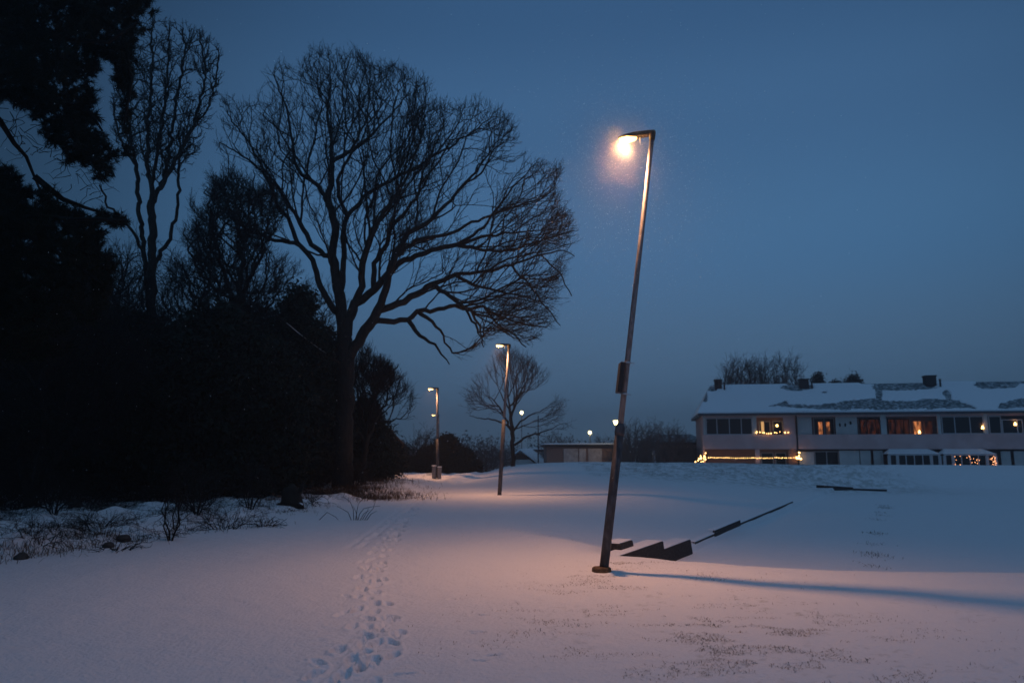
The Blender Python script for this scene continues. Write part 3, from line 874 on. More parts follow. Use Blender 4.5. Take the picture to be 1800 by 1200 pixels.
# ------------------------------------------------------------------ scrub on the snow bank
def scrub(name, label, cat, px, py, h, w, n, seed, group, m='twig', arch=.5, r=.006):
    rs = np.random.RandomState(seed); b = ground(px, py)
    mb = MB()
    for k in range(n):
        a = rs.uniform(0, 2 * math.pi); rr = w * .25 * rs.rand()
        x = b.x + rr * math.cos(a); y = b.y + rr * math.sin(a)
        p = Vector((x, y, gz(x, y) - .03)); d = Vector((math.cos(a) * rs.uniform(.1, .9), math.sin(a) * rs.uniform(.1, .9), 1)).normalized()
        L = h * rs.uniform(.5, 1.25); pts = [p]; kk = 6
        for i in range(kk):
            d = (d + Vector((math.cos(a), math.sin(a), -1.0)) * arch * .35 * rs.uniform(.2, 1.3) + Vector(rs.normal(0, .10, 3))).normalized()
            d = (d + Vector(rs.normal(0, .22, 3))).normalized(); p = p + d * L / kk
            g = gz(p.x, p.y) + .012
            if p.z < g: p.z = g
            pts.append(p.copy())
            if i > 1 and rs.rand() < .7:
                q = p.copy(); e = (d + Vector(rs.normal(0, .7, 3))).normalized(); pp = [q]
                for j in range(3):
                    e = (e + Vector(rs.normal(0, .3, 3))).normalized(); q = q + e * L * .09; pp.append(q.copy())
                mb.tube(pp, [r * .6, r * .5, r * .4, r * .3], 3, cap=False)
        mb.tube(pts, [lerp(r, r * .35, i / kk) for i in range(kk + 1)], 4, cap=False)
    return tag(mb.build(name, M[m], origin=b), label, cat, group)
G1 = 'bare scrub clumps on the snowy bank'
sc = [
    (95, 905, 1.0, 1.4, 26, 'low bare scrub clump on the bank below the left edge of the pine'),
    (60, 950, .5, 1.2, 18, 'thin low scrub poking through snow at the far left'),
    (175, 930, .6, 1.2, 34, 'brownish low scrub left of the dark clump on the bank'),
    (205, 968, .35, .9, 22, 'flattened twigs at the path edge below the brownish scrub'),
    (262, 870, 1.5, 2.0, 40, 'tangled bare scrub left of the tall dark clump'),
    (300, 950, 1.3, .7, 34, 'tall dark bushy clump standing at the path edge'),
    (345, 905, 1.3, 1.6, 44, 'dense bramble just right of the tall dark clump'),
    (395, 930, .7, 1.2, 36, 'brownish brambles overhanging the path edge'),
    (440, 895, 1.2, 1.4, 34, 'branching bare bush left of the stump'),
    (465, 925, .4, .9, 24, 'low dead weeds on the bank below the stump'),
    (150, 860, 1.6, 2.2, 44, 'large bare bush on the bank under the pine'),
    (20, 880, 1.8, 2.2, 44, 'large bare bush at the left edge of the bank'),
    (395, 865, 1.8, 2.2, 50, 'high bare bush behind the brambles'),
    (540, 880, .6, 1.0, 20, 'thin scrub between the stump and the oak trunk'),
    (560, 858, 1.5, 1.8, 36, 'tall scrub left of the oak base'),
    (625, 858, 1.2, 1.6, 40, 'tall scrub right of the oak base'),
    (340, 842, 2.0, 3.0, 50, 'high bare bush in front of the evergreens'),
    (230, 842, 2.0, 3.0, 50, 'high bare bush in the shade left of the slim tree'),
]
for i, (px, py, h, w, n, lab) in enumerate(sc):
    if h >= 1.0:
        b_ = ground(px, py)
        ell_tree('bare_bush', lab, 'bush', b_, h * 1.05, w, 220 + i, 6, N=int(700 * h * w ** .5), r0=.035, rtip=.006, low=.02, twigs=1, tl=.30, twigr=.004, group=G1, step=.10, thick=.02, up=.12)
        continue
    scrub('bare_bush', lab, 'bush', px, py, h, w, n, 200 + i, G1, arch=.55, r=.007 if py > 900 else .011, m='twig')
# the sapling-like sprig alone on the snow
def sprig():
    b = ground(630, 914); Y = b.y
    mb = MB()
    for L in ([(622, 914), (621, 895), (616, 882), (603, 872)], [(625, 915), (627, 900), (630, 885), (640, 874)], [(629, 914), (632, 903), (640, 893), (655, 890), (668, 889)],
              [(632, 914), (640, 902), (650, 896)], [(636, 912), (643, 903), (648, 892)], [(640, 911), (648, 902), (656, 893), (660, 880)], [(644, 910), (652, 903), (663, 897)],
              [(618, 915), (612, 900), (600, 893), (592, 889)], [(628, 915), (626, 900), (620, 888)], [(560, 905), (575, 900), (590, 908), (597, 916)]):
        pts = [at(px, py, Y + .05 * math.sin(px)) for px, py in L]
        pts[0].z = gz(pts[0].x, pts[0].y) - .02
        mb.tube(pts, [lerp(.009, .003, i / (len(pts) - 1)) for i in range(len(pts))], 4, cap=False)
    tag(mb.build('bare_sapling', M['twig'], origin=b), 'small fan of bare curved stems alone on the snow beside the path', 'sapling')
sprig()

# tangle of thin stems under the trees: uncountable
rs = np.random.RandomState(91)
n = 9500
px = rs.uniform(-80, 640, n); D_ = np.interp(px, [-80, 0, 300, 540, 640], [11.5, 11.2, 13.6, 20, 27]) + .3 + 15 * rs.rand(n) ** 1.15
D_ = np.minimum(D_, 32)
x = (px - 900) / 1314 * D_; dens = fbm(x * .9, D_ * .6, 3) + (D_ - np.interp(px, [-80, 0, 300, 540, 640], [11.5, 11.2, 13.6, 20, 27])) * .035
k = dens > .10; x = x[k]; y = D_[k]; n = len(x)
e_ = np.clip(edge_x(np.minimum(y, 40)) - x, 0, 8)
p = np.stack([x, y, H(x, y) - .03], 1)
d = nrm(rs.normal(0, .55, (n, 3)) + np.array([0, 0, 1.0])); L = (.18 + .12 * e_) * rs.uniform(.5, 1.5, n); VV = []; FF = []; off = 0
for i in range(6):
    q = p + d * (L / 6)[:, None]; q[:, 2] = np.maximum(q[:, 2], H(q[:, 0], q[:, 1]) + .01)
    w = (.004 + .0025 * e_ / 8) * (1 - i / 7.5)
    V, F = prisms(p, q, w, w * .85, 3); VV.append(V); FF.append(F + off); off += len(V)
    if i > 1:
        for _ in range(2):
            d2 = nrm(d + rs.normal(0, .7, d.shape)); q2 = q + d2 * (L * rs.uniform(.1, .35, n))[:, None]
            V, F = prisms(q, q2, w * .6, w * .35, 3); VV.append(V); FF.append(F + off); off += len(V)
    d = nrm(d + rs.normal(0, .38, d.shape) + np.array([0, 0, -.22])); p = q
tag(npmesh('undergrowth', np.concatenate(VV), np.concatenate(FF), M['twig']), 'tangle of dark thin stems standing in the snow under the wood edge', 'undergrowth', kind='stuff')

# stump and stones on the bank
def blob(name, label, cat, p, r, seed, m, sc=(1, 1, .7)):
    rs = np.random.RandomState(seed); mb = MB(); mb.ball((0, 0, 0), 1, 14, 9)
    v = np.array(mb.v); n = 1 + .35 * (vnoise(v[:, 0] * 1.7 + seed, v[:, 1] * 1.7 + v[:, 2]) - .5) + .2 * (vnoise(v[:, 2] * 3 + seed, v[:, 0] * 3) - .5)
    v = v * n[:, None] * r * np.array(sc) + np.array(p) + (0, 0, r * sc[2] * .4)
    mb.v = [tuple(q) for q in v]
    return tag(mb.build(name, m, origin=p, smooth=True), label, cat)
M['stone'] = mat('dark_stone', (.03, .03, .03), .9, (.06, .055, .05), 5, bump=.02, bscale=9)
for px, py, r, lab in ((38, 983, .10, 'dark stone at the path edge in the left corner'), (190, 962, .10, 'dark stone at the path edge, left of the tall clump'), (216, 952, .13, 'largest dark stone at the path edge, nearest the tall clump'),
                       (130, 890, .16, 'dark stone up on the bank under the pine')):
    blob('stone', lab, 'stone', ground(px, py), r, int(px), M['stone'])['group'] = 'dark stones on the bank'
st = ground(512, 888)
t = thing('tree_stump', 'dark broken stump on the snowy bank left of the oak', 'stump', st)
mb = MB()
mb.tube([st + Vector((0, 0, -.1)), st + Vector((0, 0, .12)), st + Vector((-.03, 0, .34)), st + Vector((-.10, 0, .50))], [.36, .29, .26, .16], 9)
mb.tube([st + Vector((.0, 0, .25)), st + Vector((.25, -.05, .4)), st + Vector((.32, -.05, .62))], [.09, .07, .03], 7)
mb.tube([st + Vector((-.1, 0, .05)), st + Vector((-.42, -.1, -.02))], [.12, .04], 7)
mb.tube([st + Vector((.1, -.1, .05)), st + Vector((.4, -.25, -.03))], [.10, .03], 7)
mb.build('wood', M['bark_dark'], t, smooth=True)
mb = MB(); mb.ball(st + Vector((.20, -.12, .03)), .10, 10, 6, (1.6, .8, .5)); mb.build('snow_drift', SNOW, t, smooth=True)
# leaning dead trunk with snow on its upper side, left of the oak
b_ = at(483, 551, 25.5); a = at(597, 638, 28.2)
t = thing('fallen_branch', 'thin dead branch leaning against the oak trunk, snow along its top', 'dead branch', a)
pts = [a.lerp(b_, k / 6) + Vector((0, 0, -.10 * math.sin(k / 6 * math.pi))) for k in range(7)]
mb = MB(); mb.tube(pts, [.045, .045, .04, .04, .035, .03, .02], 6); mb.build('wood', M['bark_dark'], t)
mb = MB(); mb.tube([p + Vector((0, -.008, .036)) for p in pts[1:6]], [.016, .022, .018, .022, .012], 5); mb.build('snow_strip', SNOW, t)

# ------------------------------------------------------------------ grass blades through the snow (one stuff object per kind)
def blades(name, label, P, L, w, m, seed, up=.6):
    rs = np.random.RandomState(seed); n = len(P)
    a = rs.uniform(0, 2 * math.pi, n)
    d = nrm(np.stack([np.cos(a), np.sin(a), rs.uniform(.1, up * 2, n)], 1))
    side = np.stack([-np.sin(a), np.cos(a), np.zeros(n)], 1) * w
    ll = (L * rs.uniform(.5, 1.3, n))[:, None]
    m1 = P + d * ll * .55; m2 = m1 + nrm(d + np.array([0, 0, -.7])) * ll * .45
    V = np.stack([P - side, P + side, m1 + side * .8, m1 - side * .8, m2], 1).reshape(-1, 3)
    b = (np.arange(n) * 5)[:, None]
    F = np.concatenate([b + np.array([[0, 1, 2, 3]]), b + np.array([[3, 2, 4, 4]])])
    F3 = np.concatenate([b + np.array([[0, 1, 2]]), b + np.array([[0, 2, 3]]), b + np.array([[3, 2, 4]])])
    o = npmesh(name, V, F3, m); tag(o, label, 'grass', kind='stuff'); return o
def patch(cx, cy, sx, sy, n, rs, thr=.0, clump=8):
    x = rs.normal(cx, sx, n); y = rs.normal(cy, sy, n)
    k = fbm(x * clump * .16, y * clump * .5, 3) + .45 * fbm(x * 4, y * 4, 2) > thr; x = x[k]; y = y[k]
    return np.stack([x, y, H(x, y) - .004], 1)
rs = np.random.RandomState(77)
gp = []
lb = ground(1060, 1010)
for px, py, sx, sy, n in ((1075, 1012, .35, .3, 900), (1110, 990, .22, .12, 500), (1200, 1015, .5, .2, 900), (1110, 1040, .5, .35, 1100), (1290, 1102, .35, .25, 1100), (1250, 1120, .8, .6, 2600), (1330, 1150, .8, .5, 2600), (1420, 1180, .5, .4, 1500),
                          (1030, 1080, .4, .4, 500), (1180, 1080, .8, .5, 1300), (1000, 1040, .3, .4, 300), (1450, 1130, .8, .6, 900), (1000, 890, 1.5, 1.5, 900), (960, 940, 1.2, 1.2, 900), (1160, 905, 2, 2, 900), (1250, 900, 2, 2, 500)):
    p = ground(px, py); gp.append(patch(p.x, p.y, sx * 1.35, sy * 1.35, int(n * 1.5), rs, .10, 12))
blades('grass', 'short dry grass blades poking through the thin snow round the lamp foot', np.concatenate(gp), .042, .0018, M['drygrass'], 1)
gp = []
for px, py, sx, sy, n in ((650, 862, .9, 1.2, 2600), (610, 865, .9, .7, 2200), (560, 868, .8, .6, 1500), (670, 852, .8, 1.5, 1500)):
    p = ground(px, py); gp.append(patch(p.x, p.y, sx, sy, n, rs, -.02, 3))
blades('grass', 'long rust-brown dead grass at the foot of the oak', np.concatenate(gp), .38, .006, mat('rusty_grass', (.11, .055, .025), .95, (.05, .03, .018), 5), 2, up=1.0)
gp = []
for k in range(46):
    px = rs.uniform(0, 560); py = rs.uniform(0, 1); py = lerp(np.interp(px, [0, 300, 560], [985, 948, 895]), 850, py ** 1.3)
    p = ground(px, py); gp.append(patch(p.x, p.y, .35, .35, 110, rs, -.05, 3))
blades('grass', 'dead weeds scattered over the snowy bank of the wood', np.concatenate(gp), .22, .004, M['drygrass'], 3, up=1.0)
x = rs.uniform(4, 23, 26000); y = rs.uniform(37, 48, 26000)
k = (fbm(x * 1.6, y * 1.1, 4) > .02) & (y > np.interp(x, [4, 12, 17, 24], [38, 40, 43, 42]))
x = x[k]; y = y[k]
blades('grass', 'greenish grass tips poking through snow on the knoll in front of the long house', np.stack([x, y, H(x, y) - .01], 1), .09, .007, mat('frosty_grass', (.06, .075, .045), .9), 4)

# ------------------------------------------------------------------ street lamps
def pole_lamp(label, base, mid, top, hd, r0, r1, head=.50, seg=12, energy=0, col=(1, .455, .225), lens='lens', r2=None, joint=True, icicle=True, group='leaning path lamps'):
    base, mid, top = Vector(base), Vector(mid), Vector(top); hd = Vector(hd).normalized()
    t = thing('street_lamp', label, 'street lamp', base, group)
    up = (top - base).normalized(); r2 = r2 or r1 * .9
    mb = MB(); mb.tube([base - up * .08, base.lerp(mid, .5), mid - up * .04], [r0, r0 * .985, r0 * .95], seg)
    mb.build('lower_pole', M['pole_low'], t, smooth=True)
    mb = MB(); mb.tube([mid + up * .02, mid.lerp(top, .5), top], [r1, lerp(r1, r2, .5), r2], seg)
    mb.build('upper_pole', M['pole'], t, smooth=True)
    if joint:
        mb = MB(); mb.tube([mid - up * .14, mid - up * .10, mid - up * .02, mid + up * .03], [r0 * 1.02, r0 * 1.12, r0 * 1.08, r1 * 1.05], seg)
        mb.build('pole_joint', M['pole_low'], t, smooth=True)
    side = hd.cross(up).normalized()
    # elbow: a short upright sleeve turning into the head arm
    mb = MB()
    mb.tube([top - up * .10, top + up * .02, top + up * .055], [r2 * 1.25, r2 * 1.45, r2 * 1.1], seg)
    mb.build('elbow', M['housing'], t, smooth=True)
    u = (up - hd * up.dot(hd)).normalized()
    def sec(d, w, h0, h1):
        c = top + up * .03 + hd * d
        return [c + side * w + u * h0, c + side * w * .8 + u * h1, c - side * w * .8 + u * h1, c - side * w + u * h0]
    secs = [sec(-.02, .030, -.035, .03), sec(head * .18, .05, -.045, .035), sec(head * .5, .062, -.040, .036), sec(head * .85, .055, -.022, .018), sec(head, .03, -.012, .004)]
    mb = MB(); o = []
    for s in secs: o += s
    fs = [(0, 1, 2, 3), (19, 18, 17, 16)]
    for i in range(4):
        for j in range(4):
            q = (j + 1) % 4
            fs.append((i * 4 + j, (i + 1) * 4 + j, (i + 1) * 4 + q, i * 4 + q))
    mb.add(o, fs); hb = mb.build('lamp_head', M['housing'], t, bevel=.01)
    lc = top + up * .03 + hd * head * .72 - u * .034
    mb = MB(); n = 16; Mx = Matrix((hd, side, u)).transposed()
    rings = [(1, .01), (1, -.022), (.90, -.042), (.6, -.056), (.0, -.06)]
    vs = []
    for a, z in rings[:-1]:
        for j in range(n):
            an = 2 * math.pi * j / n; vs.append(lc + Mx @ Vector((math.cos(an) * head * .27 * a, math.sin(an) * .058 * a, z)))
    vs.append(lc + Mx @ Vector((0, 0, -.06)))
    fs = [(i * n + j, i * n + (j + 1) % n, (i + 1) * n + (j + 1) % n, (i + 1) * n + j) for i in range(3) for j in range(n)]
    fs += [(3 * n + j, 3 * n + (j + 1) % n, 4 * n) for j in range(n)]
    mb.add(vs, fs); mb.build('lens', M[lens], hb, smooth=True)
    if icicle:
        mb = MB(); c = top + up * .03 + hd * head * .36 - u * .05
        mb.tube([c, c - Vector((0, 0, .05)) + hd * .004, c - Vector((0, 0, .11))], [.012, .008, .002], 6); mb.build('icicle', M['ice'], hb, smooth=True)
    if energy:
        L = light('lamp_light', 'AREA', lc + hd * head * .12 - u * .058, energy, col, t, shape='ELLIPSE', size=.16, size_y=.085, spread=R(132))
        L.rotation_euler = Matrix((hd, u.cross(hd), u)).transposed().to_euler()
        # the bowl lets light out sideways as well
        light('lamp_bulb', 'POINT', lc + hd * head * .15 - u * .13, energy * .36, (1, .44, .11), t, shadow_soft_size=.03)
    return t

D0 = ground(1061, 1004).y
base = ground(1061, 1004)
t = pole_lamp('nearest and tallest street lamp, leaning right over the snowy path', base, at(1090.5, 748, D0), at(1147, 236, D0), (-1, .52, .05), .064, .042, energy=134, r2=.034, head=.54)
up = (at(1147, 236, D0) - base).normalized()
# narrow sign cabinet strapped to the pole, seen from its edge
c = at(1090.5, 664, D0); side = Vector((1, 0, 0)); side = (side - up * side.dot(up)).normalized(); fw = side.cross(up)
Mx = Matrix((side, fw, up)).transposed()
mb = MB(); mb.box(c, (.034, .12, .215), Mx); bx = mb.build('sign_box', M['black'], t, bevel=.004)
for k in range(7):
    mb = MB(); mb.box(c + up * (-.17 + k * .056) - fw * .131 + side * .004, (.004, .003, .006), Mx); mb.build('rivet', M['metal'], bx)
for py in (637, 692):
    pc = at(1103 - (py - 637) * .11, py, D0)
    mb = MB(); mb.tube([pc - up * .012, pc + up * .012], [.050, .050], 12); mb.box(pc + side * .075, (.03, .006, .006), Mx); mb.box(pc - side * .06, (.03, .008, .008), Mx)
    mb.build('clamp', M['metal'], t)
mb = MB(); n = 18
vs = []
bc = base + Vector((-.035, -.03, 0))
for z, r in ((-.05, .13), (.0, .135), (.045, .128), (.06, .11), (.062, .03)):
    for j in range(n):
        a = 2 * math.pi * j / n; r_ = r * (1 + .06 * math.sin(3 * a + 1)); vs.append(bc + Vector((math.cos(a) * r_, math.sin(a) * r_ * .9, z)))
fs = [(i * n + j, i * n + (j + 1) % n, (i + 1) * n + (j + 1) % n, (i + 1) * n + j) for i in range(4) for j in range(n)] + [tuple(4 * n + j for j in range(n))]
mb.add(vs, fs); mb.build('base_collar', M['rust'], t)

b2 = ground(878, 870)
pole_lamp('second street lamp, halfway along the path in front of a small bare tree', b2, at(886, 735, b2.y), at(895, 607, b2.y), (-1, .0, .03), .075, .052, energy=110, lens='lens_far', joint=False)
b3 = ground(769, 841)
pole_lamp('third street lamp, upright above grey cabinets at the end of the path', b3, at(769, 770, b3.y), at(769, 683, b3.y), (-1, .0, .0), .085, .060, energy=90, lens='lens_far', joint=False, icicle=False)
b4 = onground(771, 82)
pole_lamp('most distant path lamp, its head showing beside the pole of the third', b4, b4 + Vector((0, 0, 3)), at(771, 729, 82), (-1, .0, .0), .09, .07, head=.75, energy=60, lens='lens_far', joint=False, icicle=False)
M['cab'] = mat('grey_cabinet', (.22, .20, .20), .6)
for px, w in ((763.5, 3.2), (773, 3.0)):
    p = onground(px, b3.y - .25); W_ = w / 1310 * b3.y
    t = thing('cable_cabinet', 'grey cable cabinet on the %s side of the third lamp pole' % ('left' if px < 768 else 'right'), 'cabinet', p, 'cable cabinets')
    mb = MB(); mb.box(p + Vector((0, 0, .31)), (W_, .12, .33)); mb.build('body', M['cab'], t, bevel=.01)
    mb = MB(); mb.box(p + Vector((0, 0, .665)), (W_ + .02, .14, .02)); mb.build('lid', SNOW, t, bevel=.01)

# ------------------------------------------------------------------ retaining steps and edging boards of the court
def sleeper(label, far_top, near_top, h, th, lean, group='timber steps of the court'):
    a, b = Vector(near_top), Vector(far_top); d = (b - a).normalized()
    t = thing('timber_step', label, 'timber step', a.lerp(b, .5) - Vector((0, 0, h)), group)
    nx = Vector((CN.x, CN.y, 0)); dn = (Vector((0, 0, -1)) + nx * lean).normalized()
    mb = MB(); poly = [a, b, b + dn * h, a + dn * h]; mb.prism(poly, Vector((0, 0, 0)), -nx * th); mb.build('board', M['wood'], t, bevel=.008)
    mb = MB(); poly = [a + Vector((0, 0, .003)), b + Vector((0, 0, .003)), b + Vector((0, 0, .018)), a + Vector((0, 0, .018))]
    mb.prism(poly, nx * -.015, -nx * (th + .01)); mb.build('snow_cap', SNOW, t, bevel=.012)
    return t
d3 = Vector((CD.x, CD.y, 0))
f1 = at(1112, 949, 13.5); f2 = at(1166, 951, 14.3); f3 = at(1214, 948, 15.9)
sleeper('leftmost of the three dark timber steps beside the lamp pole', f1, f1 - d3 * .62, .34, .30, .22)
sleeper('middle of the three dark timber steps beside the lamp pole', f2, f2 - d3 * 2.6, .50, .32, .12)
sleeper('rightmost of the three dark timber steps, at the corner of the court', f3, f3 - d3 * 2.2, .40, .36, .14)
def edging(label, pa, pb, h, th=.05, cap=True):
    a = ground(*pa); b = ground(*pb); d = (b - a); d.z = 0; nx = Vector((d.y, -d.x, 0)).normalized(); a.z += h; b.z += h
    t = thing('edging_board', label, 'edging board', a, 'edging boards of the court')
    mb = MB(); mb.prism([a, b, b - Vector((0, 0, h + .12)), a - Vector((0, 0, h + .12))], Vector(), -nx * th); mb.build('board', M['wood'], t)
    if cap:
        mb = MB(); mb.prism([a + Vector((0, 0, .002)), b + Vector((0, 0, .002)), b + Vector((0, 0, .03)), a + Vector((0, 0, .03))], nx * .005, -nx * (th + .1)); mb.build('snow_cap', SNOW, t, bevel=.01)
def cpt(px, py, z): # point on a plane of height z through a pixel
    d = U(px, py); t_ = (z - EYE) / d[2]; return Vector((d[0] * t_, d[1] * t_, z))
edging('long dark edging board running up from the timber steps', (1222, 957), (1257, 942.5), .035)
edging('thick exposed stretch of edging board on the left side of the court', (1257, 946), (1302, 926), .14)
edging('thin far stretch of edging board on the left side of the court', (1302, 923), (1394, 883), .045)
edging('thick dark edging board at the far left corner of the court', (1436, 857), (1500, 861), .15)
edging('thin dark edging board closing the far end of the court', (1500, 861.5), (1559, 863.5), .10)
# brown weeds along the right side of the court
gp = []
for k in range(14):
    t_ = rs.rand() ** 1.5; p = cpt(lerp(1532, 1556, t_) + rs.uniform(-8, 8), lerp(998, 880, t_), -.5); gp.append(patch(p.x, p.y, .12, .2, 30, rs, -1))
p = cpt(1525, 1000, -.3); gp.append(patch(p.x, p.y, .15, .08, 160, rs, -1))
blades('grass', 'sparse dark weeds in a line along the right side of the sunken court', np.concatenate(gp), .10, .004, M['drygrass'], 6, up=.9)

# ------------------------------------------------------------------ the long two-storey house
A0 = at(1237, 800, 56.5); A1 = at(1800, 800, 52.4)
A0.z = A1.z = 0
fa = (A1 - A0).normalized(); fb = Vector((-fa.y, fa.x, 0))     # along, and back
def fs(px, d=0):      # position along the facade of a pixel column, on the plane d behind the facade
    r = U(px, 770); o = A0 + fb * d
    # o + fa*s = r*t in the xy plane
    det = fa.x * (-r[1]) + r[0] * fa.y
    s = (-o.x * (-r[1]) - r[0] * o.y) / det
    return s
def fz(py, px=1400, d=0):
    s = fs(px, d); p = A0 + fa * s + fb * d
    return at(px, py, p.y).z
def W3(s, d, z): return A0 + fa * s + fb * d + Vector((0, 0, z))
Mf = Matrix((fa, fb, Vector((0, 0, 1)))).transposed()
def fbox(mb, s0, s1, d0, d1, z0, z1):
    mb.box(W3((s0 + s1) / 2, (d0 + d1) / 2, (z0 + z1) / 2), (abs(s1 - s0) / 2, abs(d1 - d0) / 2, abs(z1 - z0) / 2), Mf)
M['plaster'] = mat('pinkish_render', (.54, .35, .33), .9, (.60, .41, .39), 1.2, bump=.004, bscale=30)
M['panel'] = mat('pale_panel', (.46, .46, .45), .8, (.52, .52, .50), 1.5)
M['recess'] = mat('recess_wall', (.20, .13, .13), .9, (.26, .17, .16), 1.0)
M['brick'] = mat('brown_brick', (.20, .11, .09), .9, (.28, .16, .13), 9, stretch=(1, 1, 3))
M['tiles'] = mat('dark_roof_tiles', (.07, .10, .11), .8, (.42, .45, .47), 4.5, detail=8, lo=.47, hi=.60, bump=.01, bscale=12)
M['frame'] = mat('white_window_frame', (.42, .42, .43), .5)
M['glass'] = mat('dark_glass', (.008, .009, .012), .3, spec=.25)
M['dark'] = mat('dark_void', (.012, .010, .010), .9)
M['chim'] = mat('chimney_brick', (.018, .016, .018), .9, (.03, .026, .026), 12)
M['warm'] = mat('lit_warm_window', (.3, .15, .08), .8, emis=(1, .32, .10), estr=.34)
M['warmdim'] = mat('dim_red_window', (.03, .015, .015), .8, emis=(1, .25, .10), estr=.014)
for k_ in ('warm', 'warmdim'):      # curtains and furniture break up the lit rooms
    n_ = M[k_].node_tree; t_ = n_.nodes.new('ShaderNodeTexCoord'); mp_ = n_.nodes.new('ShaderNodeMapping'); mp_.inputs['Scale'].default_value = (3.5, 3.5, 1.1)
    no_ = n_.nodes.new('ShaderNodeTexNoise'); no_.inputs['Scale'].default_value = 1.6; no_.inputs['Detail'].default_value = 3
    mr_ = n_.nodes.new('ShaderNodeMapRange'); mr_.inputs['From Min'].default_value = .38; mr_.inputs['From Max'].default_value = .66
    mr_.inputs['To Min'].default_value = .08 * (.34 if k_ == 'warm' else .014); mr_.inputs['To Max'].default_value = 1.9 * (.34 if k_ == 'warm' else .02)
    n_.links.new(t_.outputs['Object'], mp_.inputs[0]); n_.links.new(mp_.outputs[0], no_.inputs['Vector']); n_.links.new(no_.outputs['Fac'], mr_.inputs['Value'])
    n_.links.new(mr_.outputs[0], n_.nodes['Principled BSDF'].inputs['Emission Strength'])
M['curtain'] = mat('lit_curtain', (.5, .35, .2), .8, emis=(1, .55, .20), estr=.55)
M['bulb'] = mat('fairy_bulb', (1, .8, .5), .4, emis=(1, .56, .18), estr=6)
M['cable'] = mat('cable', (.02, .02, .02), .8)
GZ = gz(A0.x, A0.y) - .1
ZE = fz(727, 1240); ZP1 = fz(764, 1240); ZP0 = fz(789, 1240); LEN = 31
house = thing('apartment_house', 'long pinkish two-storey house with balconies and snowy roof', 'house', W3(LEN / 2, 4, GZ))
# core walls, 1.4 m behind the balcony front
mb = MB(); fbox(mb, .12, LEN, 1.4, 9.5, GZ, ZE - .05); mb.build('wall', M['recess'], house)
for q_ in (0, LEN):
    mb = MB(); fbox(mb, q_, q_ + .12, .11, 9.6, GZ, ZE - .05); mb.build('end_wall', M['plaster'], house)
mb = MB(); fbox(mb, -.03, LEN + .1, -.02, .10, ZP0, ZP1); mb.build('balcony_parapet', M['plaster'], house)
mb = MB(); fbox(mb, .13, LEN, .11, 1.39, ZP0 + .02, ZP0 + .2); mb.build('balcony_floor', M['panel'], house)
# roof
ZR = at(1400, 679, 61.5).z; sR0 = fs(1252, 5.0)
e0, e1, r0_, r1_, k0, k1 = W3(-.35, -.6, ZE), W3(LEN + .3, -.6, ZE), W3(sR0, 5, ZR), W3(LEN, 5, ZR), W3(-.35, 10.4, ZE), W3(LEN + .3, 10.4, ZE)
mb = MB(); dn = Vector((0, 0, -.16))
vs = [e0, e1, r1_, r0_, k0, k1]; mb.add(vs + [v + dn for v in vs], [(0, 1, 2, 3), (3, 2, 5, 4), (0, 3, 4), (2, 1, 5), (7, 6, 10, 11), (0, 6, 7, 1), (4, 5, 11, 10), (0, 4, 10, 6), (1, 7, 11, 5)])
roof = mb.build('roof', M['tiles'], house)
mb = MB(); fbox(mb, -.38, LEN + .3, -.72, -.61, ZE - .16, ZE - .02); mb.build('gutter', mat('gutter', (.05, .05, .06), .6), house)
# snow cover with melted patches, as a height field over the front slope
nu, nw = 760, 70; VV = []
sx = np.linspace(0, 1, nu); wx = np.linspace(0, 1, nw)
Ugrid, Wgrid = np.meshgrid(sx, wx, indexing='ij')
ea, eb, ra, rb_ = [np.array(v) for v in (e0, e1, r0_, r1_)]
bot = ea + (eb - ea) * Ugrid[..., None]; topp = ra + (rb_ - ra) * Ugrid[..., None]
Pg = bot + (topp - bot) * Wgrid[..., None]
pxg = 900 + 1300 * 1.0106 * Pg[..., 0] / Pg[..., 1]
nz_ = fbm(pxg / 16, Wgrid * 9, 3) + .5 * fbm(pxg / 3.1, Wgrid * 26, 3)
thk = np.full(Pg.shape[:2], .10) + .03 * nz_
band = np.interp(pxg, [1320, 1335, 1385, 1392, 1440, 1500, 1550, 1560, 1600, 1650, 1690, 1715, 1730, 1758, 1765, 1800, 1900], [0, .12, .40, .28, .26, .38, .46, .36, .36, .44, .34, .16, 0, 0, .2, .42, .45])
wn = Wgrid + .10 * nz_
hole = np.minimum((band - wn) * 3.2, (wn - .13) * 3.2)
low = np.interp(pxg, [1300, 1335, 1400, 1450], [.3, .24, .14, .06])
hole = np.minimum((band - wn) * 3.2, (wn - low) * 4)
def ell(px, w, rp, rw): return 1 - np.hypot((pxg - px) / rp, (Wgrid - w) / rw) + 1.6 * nz_ * .3
for h_ in (ell(1408, .88, 28, .14), ell(1596, .86, 58, .17), ell(1552, .62, 6, .30), ell(1570, .98, 45, .05), ell(1760, .90, 42, .20), ell(1800, .97, 40, .1), ell(1254, .88, 12, .12), ell(1243, .55, 5, .2), ell(1672, .60, 7, .12), ell(1675, .45, 5, .2), ell(1455, .68, 5, .05)):
    hole = np.maximum(hole, h_ * .9)
thk = thk - .16 * sst(hole, -.06, .05)
Pg = Pg + np.array([0, 0, 1.0]) * thk[..., None] * 1.0
i = np.arange(nu * nw).reshape(nu, nw)
F = np.stack([i[:-1, :-1].ravel(), i[1:, :-1].ravel(), i[1:, 1:].ravel(), i[:-1, 1:].ravel()], 1)
npmesh('roof_snow', Pg.reshape(-1, 3), F, SNOW, house, smooth=True)
